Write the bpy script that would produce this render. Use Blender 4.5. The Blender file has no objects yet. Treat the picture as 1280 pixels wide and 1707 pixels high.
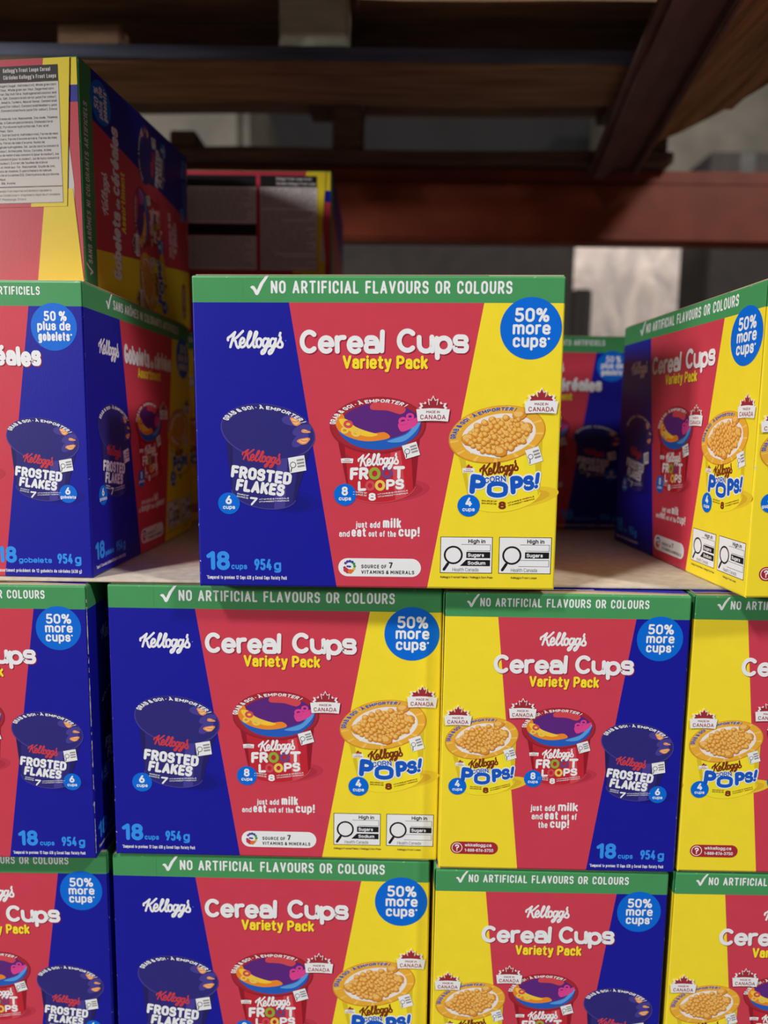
import bpy, math, random
from mathutils import Matrix, Vector, Euler
random.seed(7)
C = bpy.context.scene.collection
S = bpy.context.scene
PI = math.pi

# ------------------------------------------------------------------ camera, world, lights, exposure
ZC = 0.7108                                   # eye height above the concrete floor (metres)
F_PX, PITCH, ROLL = 1196.5, 0.1239, 0.0126
cam_d = bpy.data.cameras.new('camera'); cam = bpy.data.objects.new('camera', cam_d); C.objects.link(cam)
cam_d.sensor_fit = 'HORIZONTAL'; cam_d.sensor_width = 36.0; cam_d.lens = F_PX / 1280 * 36.0
cam_d.clip_start = 0.01
fw = Vector((0, math.cos(PITCH), -math.sin(PITCH))); dn0 = Vector((0, -math.sin(PITCH), -math.cos(PITCH))); r0 = Vector((1, 0, 0))
rt = r0 * math.cos(ROLL) - dn0 * math.sin(ROLL); up = -(r0 * math.sin(ROLL) + dn0 * math.cos(ROLL))
cam.matrix_world = Matrix(((rt.x, up.x, -fw.x, 0), (rt.y, up.y, -fw.y, 0), (rt.z, up.z, -fw.z, ZC), (0, 0, 0, 1)))
cam_d.dof.use_dof = True; cam_d.dof.focus_distance = 0.66; cam_d.dof.aperture_fstop = 3.6
S.camera = cam
S.view_settings.view_transform = 'Standard'; S.view_settings.look = 'None'
S.view_settings.gamma = 1.0; S.view_settings.use_curve_mapping = False
S.view_settings.exposure = 0.12

W_ = bpy.data.worlds.new('warehouse_air'); S.world = W_; W_.use_nodes = True
W_.node_tree.nodes['Background'].inputs[0].default_value = (0.95, 0.97, 1.0, 1)
W_.node_tree.nodes['Background'].inputs[1].default_value = 0.008

def lamp(name, loc, target, size, watts, col=(1.0, 0.97, 0.93), sy=None):
    d = bpy.data.lights.new(name, 'AREA'); o = bpy.data.objects.new(name, d); C.objects.link(o)
    d.shape = 'RECTANGLE'; d.size = size; d.size_y = sy or size; d.energy = watts; d.color = col
    o.location = loc
    o.rotation_euler = (Vector(target) - Vector(loc)).to_track_quat('-Z', 'Y').to_euler()
    return o
T0 = (0, 0.66, ZC - 0.1)
lamp('high_bay_light', (-2.5, -1.85, ZC + 4.3), T0, 0.5, 165)
lamp('high_bay_light', (3.6, -1.95, ZC + 4.3), T0, 0.5, 185)
lamp('high_bay_light', (-5.8, -3.35, ZC + 1.75), T0, 0.8, 290)
lamp('far_aisle_light', (1.1, 1.95, ZC + 2.4), (1.05, 3.0, ZC + 0.3), 0.4, 20, (1.0, 0.97, 0.92))

# ------------------------------------------------------------------ materials
def lin(c):
    c /= 255.0
    return c / 12.92 if c <= 0.04045 else ((c + 0.055) / 1.055) ** 2.4
def rgb(t): return (lin(t[0]), lin(t[1]), lin(t[2]), 1)
MATS = {}
def nodes_of(name):
    m = bpy.data.materials.new(name); m.use_nodes = True
    nt = m.node_tree; b = nt.nodes['Principled BSDF']
    return m, nt, b
def N(nt, t, **kw):
    n = nt.nodes.new(t)
    for k, v in kw.items(): setattr(n, k, v)
    return n
def ink(name, srgb, rough=0.42, vary=0.05, worn=False):
    """printed coated board: flat ink with faint mottling and the fine texture of corrugated liner"""
    if name in MATS: return MATS[name]
    m, nt, b = nodes_of(name)
    tc = N(nt, 'ShaderNodeTexCoord')
    nz = N(nt, 'ShaderNodeTexNoise'); nz.inputs['Scale'].default_value = 60; nz.inputs['Detail'].default_value = 5
    nt.links.new(tc.outputs['Object'], nz.inputs['Vector'])
    hs = N(nt, 'ShaderNodeHueSaturation'); hs.inputs['Color'].default_value = rgb(srgb)
    mr = N(nt, 'ShaderNodeMapRange'); mr.inputs['To Min'].default_value = 1 - vary; mr.inputs['To Max'].default_value = 1 + vary
    nt.links.new(nz.outputs['Fac'], mr.inputs['Value']); nt.links.new(mr.outputs['Result'], hs.inputs['Value'])
    out = hs.outputs['Color']
    if worn:
        n2 = N(nt, 'ShaderNodeTexNoise'); n2.inputs['Scale'].default_value = 330; n2.inputs['Detail'].default_value = 6
        nt.links.new(tc.outputs['Object'], n2.inputs['Vector'])
        r = N(nt, 'ShaderNodeValToRGB'); r.color_ramp.elements[0].position = 0.66; r.color_ramp.elements[1].position = 0.74
        nt.links.new(n2.outputs['Fac'], r.inputs['Fac'])
        mx = N(nt, 'ShaderNodeMixRGB'); mx.inputs['Color2'].default_value = rgb((205, 200, 205))
        nt.links.new(r.outputs['Color'], mx.inputs['Fac']); nt.links.new(out, mx.inputs['Color1']); out = mx.outputs['Color']
    nt.links.new(out, b.inputs['Base Color'])
    b.inputs['Roughness'].default_value = rough; b.inputs['Specular IOR Level'].default_value = 0.35
    n3 = N(nt, 'ShaderNodeTexNoise'); n3.inputs['Scale'].default_value = 700; n3.inputs['Detail'].default_value = 3
    mp = N(nt, 'ShaderNodeMapping'); mp.inputs['Scale'].default_value = (1, 1, 0.35)
    nt.links.new(tc.outputs['Object'], mp.inputs['Vector']); nt.links.new(mp.outputs['Vector'], n3.inputs['Vector'])
    n4 = N(nt, 'ShaderNodeTexNoise'); n4.inputs['Scale'].default_value = 9; n4.inputs['Detail'].default_value = 2
    nt.links.new(tc.outputs['Object'], n4.inputs['Vector'])
    ad = N(nt, 'ShaderNodeMath', operation='MULTIPLY_ADD'); ad.inputs[1].default_value = 0.10
    nt.links.new(n3.outputs['Fac'], ad.inputs[0]); nt.links.new(n4.outputs['Fac'], ad.inputs[2])
    bp = N(nt, 'ShaderNodeBump'); bp.inputs['Strength'].default_value = 0.14; bp.inputs['Distance'].default_value = 0.0035
    nt.links.new(ad.outputs[0], bp.inputs['Height']); nt.links.new(bp.outputs['Normal'], b.inputs['Normal'])
    MATS[name] = m
    return m
INK = dict(
    blue=(22, 24, 158), red=(208, 64, 84), yellow=(250, 226, 50), green=(72, 152, 94), white=(240, 242, 246),
    badge=(0, 108, 222), sky=(52, 150, 248), lemon=(255, 232, 50), black=(28, 26, 30), deepred=(150, 34, 52),
    navy=(46, 42, 124), navylt=(72, 64, 152), navydk=(36, 31, 100), cupred=(196, 40, 56), cupreddk=(150, 26, 42), cupredlt=(214, 74, 84),
    cupyel=(248, 232, 48), cupyeldk=(222, 196, 40), gold=(238, 178, 58), golddk=(214, 146, 40), goldlt=(248, 202, 96),
    milk=(244, 236, 232), corn=(224, 150, 52), cornlt=(244, 196, 110), corndk=(190, 112, 34), flake=(236, 150, 84), flakelt=(250, 194, 136),
    flakedk=(190, 96, 60), brown=(126, 50, 28), popblue=(20, 90, 200), brick=(206, 62, 74), bark=(170, 40, 52), purple=(94, 40, 130),
    orange=(240, 140, 44), sun=(250, 206, 60), sea=(36, 96, 196), sealt=(92, 160, 232), pink=(226, 70, 150), leafred=(160, 46, 56),
    kraft=(200, 178, 152), loopgreen=(150, 178, 60), loopyel=(240, 206, 90), loopred=(214, 80, 90), looppur=(120, 70, 130), grey=(150, 148, 150),
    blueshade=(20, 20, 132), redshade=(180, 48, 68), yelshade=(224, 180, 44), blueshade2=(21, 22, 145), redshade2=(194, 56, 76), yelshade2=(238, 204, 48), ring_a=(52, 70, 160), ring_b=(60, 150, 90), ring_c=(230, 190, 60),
    ring_d=(226, 120, 60), ring_e=(200, 60, 70), ring_f=(120, 60, 140), label=(226, 222, 222), txt=(60, 52, 58))
def im(k): return ink('ink_' + k, INK[k])

def wood(name, a, bcol, scale=(3, 40, 40), rough=0.8):
    m, nt, b = nodes_of(name)
    tc = N(nt, 'ShaderNodeTexCoord'); mp = N(nt, 'ShaderNodeMapping'); mp.inputs['Scale'].default_value = scale
    nz = N(nt, 'ShaderNodeTexNoise'); nz.inputs['Scale'].default_value = 1.6; nz.inputs['Detail'].default_value = 8; nz.inputs['Roughness'].default_value = 0.65
    nt.links.new(tc.outputs['Object'], mp.inputs['Vector']); nt.links.new(mp.outputs['Vector'], nz.inputs['Vector'])
    cr = N(nt, 'ShaderNodeValToRGB'); cr.color_ramp.elements[0].position = 0.32; cr.color_ramp.elements[1].position = 0.68
    cr.color_ramp.elements[0].color = rgb(a); cr.color_ramp.elements[1].color = rgb(bcol)
    nt.links.new(nz.outputs['Fac'], cr.inputs['Fac']); nt.links.new(cr.outputs['Color'], b.inputs['Base Color'])
    b.inputs['Roughness'].default_value = rough
    bp = N(nt, 'ShaderNodeBump'); bp.inputs['Strength'].default_value = 0.4; bp.inputs['Distance'].default_value = 0.004
    nt.links.new(nz.outputs['Fac'], bp.inputs['Height']); nt.links.new(bp.outputs['Normal'], b.inputs['Normal'])
    return m
def mottled(name, a, bcol, scale=8.0, rough=0.6, metal=0.0, bump=0.2):
    m, nt, b = nodes_of(name)
    tc = N(nt, 'ShaderNodeTexCoord'); nz = N(nt, 'ShaderNodeTexNoise')
    nz.inputs['Scale'].default_value = scale; nz.inputs['Detail'].default_value = 7
    nt.links.new(tc.outputs['Object'], nz.inputs['Vector'])
    cr = N(nt, 'ShaderNodeValToRGB'); cr.color_ramp.elements[0].position = 0.35; cr.color_ramp.elements[1].position = 0.65
    cr.color_ramp.elements[0].color = rgb(a); cr.color_ramp.elements[1].color = rgb(bcol)
    nt.links.new(nz.outputs['Fac'], cr.inputs['Fac']); nt.links.new(cr.outputs['Color'], b.inputs['Base Color'])
    b.inputs['Roughness'].default_value = rough; b.inputs['Metallic'].default_value = metal
    bp = N(nt, 'ShaderNodeBump'); bp.inputs['Strength'].default_value = bump; bp.inputs['Distance'].default_value = 0.003
    nt.links.new(nz.outputs['Fac'], bp.inputs['Height']); nt.links.new(bp.outputs['Normal'], b.inputs['Normal'])
    return m
M_CONCRETE = mottled('concrete', (70, 68, 65), (88, 86, 82), 3, 0.55)
M_KRAFT = mottled('kraft_board', (198, 186, 168), (214, 202, 186), 90, 0.8)
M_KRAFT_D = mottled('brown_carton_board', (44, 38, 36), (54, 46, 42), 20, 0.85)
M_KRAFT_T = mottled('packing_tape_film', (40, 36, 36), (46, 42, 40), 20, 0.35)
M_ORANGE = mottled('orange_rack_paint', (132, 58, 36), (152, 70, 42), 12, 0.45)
M_BAR = mottled('dark_steel_paint', (96, 70, 66), (116, 86, 80), 10, 0.5)
M_WOOD = wood('pallet_wood', (112, 84, 62), (176, 140, 108))
M_WOOD_D = wood('old_pallet_wood', (92, 70, 56), (140, 110, 88))
M_WOOD_B = wood('blue_painted_wood', (70, 78, 104), (104, 110, 130))
M_WOOD_G = wood('grey_pallet_block', (160, 160, 140), (206, 204, 184))
M_WOOD_Y = wood('rough_board', (110, 78, 50), (190, 140, 92), (40, 3, 40))
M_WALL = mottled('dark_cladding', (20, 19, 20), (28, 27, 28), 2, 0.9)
def film_mat():
    m, nt, b = nodes_of('stretch_film')
    tc = N(nt, 'ShaderNodeTexCoord'); mp = N(nt, 'ShaderNodeMapping'); mp.inputs['Scale'].default_value = (5, 5, 2.2); mp.inputs['Rotation'].default_value = (0, 0.6, 0)
    nz = N(nt, 'ShaderNodeTexNoise'); nz.inputs['Scale'].default_value = 2.2; nz.inputs['Detail'].default_value = 6; nz.inputs['Distortion'].default_value = 1.2
    nt.links.new(tc.outputs['Object'], mp.inputs['Vector']); nt.links.new(mp.outputs['Vector'], nz.inputs['Vector'])
    cr = N(nt, 'ShaderNodeValToRGB'); cr.color_ramp.elements[0].position = 0.3; cr.color_ramp.elements[1].position = 0.7
    cr.color_ramp.elements[0].color = rgb((168, 158, 156)); cr.color_ramp.elements[1].color = rgb((226, 208, 196))
    nt.links.new(nz.outputs['Fac'], cr.inputs['Fac']); nt.links.new(cr.outputs['Color'], b.inputs['Base Color'])
    b.inputs['Roughness'].default_value = 0.3
    bp = N(nt, 'ShaderNodeBump'); bp.inputs['Strength'].default_value = 0.7; bp.inputs['Distance'].default_value = 0.02
    nt.links.new(nz.outputs['Fac'], bp.inputs['Height']); nt.links.new(bp.outputs['Normal'], b.inputs['Normal'])
    return m
M_FILM = film_mat()
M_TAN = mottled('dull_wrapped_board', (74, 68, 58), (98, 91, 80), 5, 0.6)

# ------------------------------------------------------------------ generic builders
def link_mesh(name, verts, faces, mats, idx, parent=None, smooth=False):
    me = bpy.data.meshes.new(name); me.from_pydata(verts, [], faces)
    for m in mats: me.materials.append(m)
    me.polygons.foreach_set('material_index', idx)
    if smooth: me.polygons.foreach_set('use_smooth', [True] * len(me.polygons))
    me.update()
    o = bpy.data.objects.new(name, me); C.objects.link(o)
    if parent: o.parent = parent
    return o
def bevel_box(name, lo, hi, mat, parent=None, b=0.004, bend=None, jitter=0.0):
    """a sawn / folded block with chamfered edges, long side subdivided so it can be slightly uneven"""
    import bmesh
    bm = bmesh.new(); bmesh.ops.create_cube(bm, size=1.0)
    sx, sy, sz = (hi[i] - lo[i] for i in range(3))
    for v in bm.verts:
        v.co = Vector(((v.co.x + .5) * sx, (v.co.y + .5) * sy, (v.co.z + .5) * sz))
    bmesh.ops.bevel(bm, geom=list(bm.edges), offset=min(b, sx / 3, sy / 3, sz / 3), segments=2, affect='EDGES')
    if jitter:
        ax = 0 if sx >= sy else 1
        ln = max(sx, sy)
        for k in range(1, 12):
            co = [0, 0, 0]; co[ax] = ln * k / 12; no = [0, 0, 0]; no[ax] = 1
            bmesh.ops.bisect_plane(bm, geom=list(bm.verts) + list(bm.edges) + list(bm.faces), plane_co=co, plane_no=no)
        for v in bm.verts:
            v.co.z += jitter * math.sin(v.co[ax] * 9 + lo[0] * 5) ; v.co[1 - ax] += jitter * math.sin(v.co[ax] * 14 + lo[1] * 7)
    me = bpy.data.meshes.new(name); bm.to_mesh(me); bm.free(); me.materials.append(mat)
    o = bpy.data.objects.new(name, me); C.objects.link(o); o.location = lo
    if parent: o.parent = parent
    return o
def thing(name, label, cat, loc=(0, 0, 0), group=None):
    o = bpy.data.objects.new(name, None); C.objects.link(o); o.location = loc; o.empty_display_size = 0.05
    o['label'] = label; o['category'] = cat
    if group: o['group'] = group
    return o
def tag(o, label, cat, group=None):
    o['label'] = label; o['category'] = cat
    if group: o['group'] = group
    return o
def struct(o): o['kind'] = 'structure'; return o

# ------------------------------------------------------------------ a rounded line alphabet (skeleton strokes; a third number is a corner radius)
X = .72
def bowl(x0, x1, y0, y1, r): return ('z', [(x0, y0, r), (x0, y1, r), (x1, y1, r), (x1, y0, r)])
def st(*p): return ('o', list(p))
G = {
 'A': (.62, [st((0, 0), (.31, 1), (.62, 0)), st((.11, .3), (.51, .3))]),
 'B': (.54, [st((0, 0), (0, 1)), st((0, 1), (.5, 1, .24), (.5, .53, .23), (0, .53)), st((0, .53), (.54, .53, .26), (.54, 0, .26), (0, 0))]),
 'C': (.54, [st((.54, .74), (.54, 1, .27), (0, 1, .27), (0, 0, .27), (.54, 0, .27), (.54, .26))]),
 'D': (.56, [('z', [(0, 0), (0, 1), (.56, 1, .3), (.56, 0, .3)])]),
 'E': (.46, [st((.46, 1), (0, 1), (0, 0), (.46, 0)), st((0, .52), (.4, .52))]),
 'F': (.46, [st((.46, 1), (0, 1), (0, 0)), st((0, .5), (.4, .5))]),
 'G': (.56, [st((.55, .76), (.55, 1, .27), (0, 1, .27), (0, 0, .27), (.56, 0, .27), (.56, .46), (.32, .46))]),
 'H': (.56, [st((0, 0), (0, 1)), st((.56, 0), (.56, 1)), st((0, .52), (.56, .52))]),
 'I': (0, [st((0, 0), (0, 1))]),
 'J': (.4, [st((.4, 1), (.4, 0, .2), (0, 0, .2), (0, .25))]),
 'K': (.54, [st((0, 0), (0, 1)), st((.52, 1), (.03, .42)), st((.2, .6), (.54, 0))]),
 'L': (.44, [st((0, 1), (0, 0), (.44, 0))]),
 'M': (.7, [st((0, 0), (0, 1), (.35, .35), (.7, 1), (.7, 0))]),
 'N': (.56, [st((0, 0), (0, 1), (.56, 0), (.56, 1))]),
 'O': (.58, [bowl(0, .58, 0, 1, .29)]),
 'P': (.54, [st((0, 0), (0, 1)), st((0, 1), (.54, 1, .28), (.54, .42, .28), (0, .42))]),
 'Q': (.58, [bowl(0, .58, 0, 1, .29), st((.36, .22), (.6, -.02))]),
 'R': (.54, [st((0, 0), (0, 1)), st((0, 1), (.53, 1, .27), (.53, .44, .27), (0, .44)), st((.28, .44), (.54, 0))]),
 'S': (.52, [st((.5, .8), (.5, 1, .2), (0, 1, .25), (0, .52, .24), (.52, .52, .24), (.52, 0, .25), (0, 0, .2), (0, .2))]),
 'T': (.58, [st((0, 1), (.58, 1)), st((.29, 1), (.29, 0))]),
 'U': (.56, [st((0, 1), (0, 0, .28), (.56, 0, .28), (.56, 1))]),
 'V': (.6, [st((0, 1), (.3, 0), (.6, 1))]),
 'W': (.88, [st((0, 1), (.22, 0), (.44, .9), (.66, 0), (.88, 1))]),
 'X': (.56, [st((0, 0), (.56, 1)), st((0, 1), (.56, 0))]),
 'Y': (.58, [st((0, 1), (.29, .45), (.58, 1)), st((.29, .45), (.29, 0))]),
 'Z': (.54, [st((0, 1), (.54, 1), (0, 0), (.54, 0))]),
 '0': (.54, [bowl(0, .54, 0, 1, .27)]),
 '1': (.28, [st((0, .8), (.26, 1), (.26, 0))]),
 '2': (.54, [st((0, .76), (0, 1, .26), (.52, 1, .26), (.52, .55, .2), (0, 0), (.54, 0))]),
 '3': (.52, [st((0, .8), (0, 1, .24), (.5, 1, .24), (.5, .53, .22), (.2, .53)), st((.2, .53), (.52, .53, .24), (.52, 0, .25), (0, 0, .25), (0, .2))]),
 '4': (.56, [st((.34, 1), (0, .24), (.56, .24)), st((.42, .5), (.42, 0))]),
 '5': (.52, [st((.48, 1), (.06, 1), (.03, .56), (.52, .62, .24), (.52, 0, .26), (0, 0, .24), (0, .18))]),
 '6': (.52, [st((.34, 1), (.03, .42)), bowl(0, .52, 0, .58, .26)]),
 '7': (.52, [st((0, 1), (.52, 1), (.18, 0))]),
 '8': (.52, [bowl(.03, .49, .54, 1, .22), bowl(0, .52, 0, .54, .26)]),
 '9': (.52, [st((.18, 0), (.49, .58)), bowl(0, .52, .42, 1, .26)]),
 'a': (.44, [st((.03, .55), (.03, X, .17), (.44, X, .2), (.44, 0)), st((.44, .42), (0, .42, .19), (0, 0, .19), (.44, 0))]),
 'b': (.46, [st((0, 1), (0, 0)), bowl(0, .46, 0, X, .23)]),
 'c': (.42, [st((.42, .54), (.42, X, .2), (0, X, .23), (0, 0, .23), (.42, 0, .2), (.42, .18))]),
 'd': (.46, [st((.46, 1), (.46, 0)), bowl(0, .46, 0, X, .23)]),
 'e': (.46, [st((0, .36), (.46, .36), (.46, X, .23), (0, X, .23), (0, 0, .23), (.46, 0, .23), (.46, .17))]),
 'f': (.34, [st((.34, 1), (.13, 1, .14), (.13, 0)), st((0, .68), (.3, .68))]),
 'g': (.46, [bowl(0, .46, 0, X, .23), st((.46, X), (.46, -.28, .2), (.02, -.28, .2), (.02, -.2))]),
 'h': (.44, [st((0, 1), (0, 0)), st((0, .45), (0, X, .2), (.44, X, .22), (.44, 0))]),
 'i': (0, [st((0, X), (0, 0)), st((0, .985), (0, 1))]),
 'j': (.12, [st((.12, X), (.12, -.28, .14), (-.04, -.28)), st((.12, .985), (.12, 1))]),
 'k': (.42, [st((0, 1), (0, 0)), st((.4, X), (.02, .28)), st((.15, .42), (.42, 0))]),
 'l': (0, [st((0, 1), (0, 0))]),
 'm': (.76, [st((0, X), (0, 0)), st((0, .45), (0, X, .18), (.38, X, .18), (.38, 0)), st((.38, .45), (.38, X, .18), (.76, X, .18), (.76, 0))]),
 'n': (.44, [st((0, X), (0, 0)), st((0, .45), (0, X, .2), (.44, X, .22), (.44, 0))]),
 'o': (.48, [bowl(0, .48, 0, X, .24)]),
 'p': (.46, [st((0, X), (0, -.28)), bowl(0, .46, 0, X, .23)]),
 'q': (.46, [st((.46, X), (.46, -.28)), bowl(0, .46, 0, X, .23)]),
 'r': (.28, [st((0, X), (0, 0)), st((0, .42), (0, X, .2), (.28, X))]),
 's': (.4, [st((.38, .54), (.38, X, .17), (0, X, .18), (0, .37, .175), (.4, .37, .175), (.4, 0, .18), (0, 0, .17), (0, .18))]),
 't': (.32, [st((.12, .94), (.12, 0, .14), (.32, 0)), st((0, .7), (.3, .7))]),
 'u': (.44, [st((0, X), (0, 0, .22), (.44, 0, .22), (.44, .3)), st((.44, X), (.44, 0))]),
 'v': (.46, [st((0, X), (.23, 0), (.46, X))]),
 'w': (.68, [st((0, X), (.17, 0), (.34, .66), (.51, 0), (.68, X))]),
 'x': (.42, [st((0, 0), (.42, X)), st((0, X), (.42, 0))]),
 'y': (.46, [st((0, X), (.24, .02)), st((.46, X), (.18, -.28), (.04, -.28))]),
 'z': (.42, [st((0, X), (.42, X), (0, 0), (.42, 0))]),
 '%': (.86, [bowl(0, .3, .6, 1, .15), bowl(.56, .86, 0, .4, .15), st((.2, 0), (.66, 1))]),
 '!': (0, [st((0, 1), (0, .34)), st((0, 0), (0, .015))]),
 '?': (.46, [st((0, .8), (0, 1, .2), (.46, 1, .22), (.46, .56, .2), (.22, .5), (.22, .3)), st((.22, 0), (.22, .015))]),
 '.': (0, [st((0, 0), (0, .015))]), ',': (.06, [st((.06, .02), (0, -.16))]), "'": (0, [st((0, 1), (0, .8))]),
 ':': (0, [st((0, 0), (0, .015)), st((0, .5), (0, .515))]),
 '-': (.24, [st((0, .4), (.24, .4))]), '*': (.2, [st((.1, .86), (.1, 1)), st((.03, .89), (.17, .97)), st((.17, .89), (.03, .97))]),
 '&': (.6, [st((.6, 0), (.12, .62), (.1, 1, .17), (.46, 1, .17), (.44, .66, .1), (.0, .4, .1), (0, 0, .22), (.4, 0, .2), (.58, .42))]),
 '(': (.16, [st((.16, 1.1), (0, .8, .2), (0, .1, .2), (.16, -.2))]), ')': (.16, [st((0, 1.1), (.16, .8, .2), (.16, .1, .2), (0, -.2))]),
 '/': (.36, [st((0, -.1), (.36, 1.1))]), '\u2022': (0, [st((0, .42), (0, .5))]),
}
def accent(base, ch, extra, top=0):
    w, s = G[base]; G[ch] = (w, s + [st(*[(x, y + top) for x, y in extra])])
accent('e', '\u00e9', [(.2, .92), (.33, 1.06)]); accent('e', '\u00e8', [(.26, .92), (.13, 1.06)]); accent('a', '\u00e0', [(.26, .92), (.13, 1.06)])
accent('o', '\u00f4', [(.1, .92), (.24, 1.05), (.38, .92)]); accent('A', '\u00c0', [(.36, 1.18), (.2, 1.34)]); accent('O', '\u00d4', [(.12, 1.18), (.29, 1.34), (.46, 1.18)])
accent('i', '\u00ef', [(-.1, .98), (-.1, 1)])

def arc(cx, cy, rx, ry, a0, a1, n=26):
    return [(cx + rx * math.cos(math.radians(a0 + (a1 - a0) * i / n)), cy + ry * math.sin(math.radians(a0 + (a1 - a0) * i / n))) + ((.001,) if 0 < i < n else ()) for i in range(n + 1)]
GT = {'C': (.52, [st(*arc(.28, .5, .28, .5, 48, 312))]), 'c': (.42, [st(*arc(.23, .36, .23, .36, 48, 312))]),
      'e': (.46, [st((.02, .36), (.46, .36)), st(*arc(.23, .36, .23, .36, 0, 312))]),
      'G': (.54, [st(*(arc(.28, .5, .28, .5, 48, 350) + [])), st((.555, .42), (.32, .42))])}
GT['\u00e9'] = (.46, GT['e'][1] + [st((.2, .92), (.33, 1.06))])
def round_path(pts, closed, seg, sx, sy, rmin):
    """scale skeleton and round its corners; returns list of (open) sub-paths split at sharp corners, or one closed ring"""
    n = len(pts); P = [Vector((p[0], p[1])) for p in pts]; R = [(p[2] if len(p) > 2 else 0) for p in pts]; rmin = rmin / min(sx, sy)
    out = []; sharp = []
    for i in range(n):
        end = (not closed) and i in (0, n - 1)
        if end or R[i] <= 0:
            sharp.append(len(out)); out.append(P[i]); continue
        a, b, c = P[i - 1], P[i], P[(i + 1) % n]
        d1 = a - b; d2 = c - b; l1, l2 = d1.length, d2.length
        if l1 < 1e-9 or l2 < 1e-9: out.append(b); continue
        d1 /= l1; d2 /= l2
        cosang = max(-1, min(1, d1.dot(d2))); ang = math.acos(cosang)
        if ang > PI - .05: out.append(b); continue
        prev_r = (len(pts[i - 1]) > 2) and (closed or i - 1 > 0); next_r = (len(pts[(i + 1) % n]) > 2) and (closed or i + 1 < n - 1)
        lim = min(l1 * (.5 if prev_r else 1), l2 * (.5 if next_r else 1))
        t = min(max(R[i], rmin) / math.tan(ang / 2), lim)
        r = t * math.tan(ang / 2)
        p1 = b + d1 * t; p2 = b + d2 * t
        cen = b + (d1 + d2).normalized() * (r / math.sin(ang / 2))
        a0 = math.atan2(p1.y - cen.y, p1.x - cen.x); a1 = math.atan2(p2.y - cen.y, p2.x - cen.x)
        da = (a1 - a0 + PI) % (2 * PI) - PI
        m = max(2, int(round(seg * abs(da) / (PI / 2))))
        for k in range(m + 1):
            q = cen + Vector((math.cos(a0 + da * k / m), math.sin(a0 + da * k / m))) * r
            if not out or (q - out[-1]).length > 1e-7: out.append(q)
    out = [Vector((q.x * sx, q.y * sy)) for q in out]
    if closed and not sharp:
        if (out[0] - out[-1]).length < 1e-7: out.pop()
        return [(out, True)]
    res = []
    if closed:
        out.append(out[sharp[0]]); sharp.append(len(out) - 1)
        if sharp[0] != 0: out = out[sharp[0]:] + out[1:sharp[0] + 1]; sharp = [s - sharp[0] for s in sharp]
    for a, b in zip(sharp[:-1], sharp[1:]):
        res.append((out[a:b + 1], False))
    return res

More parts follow.
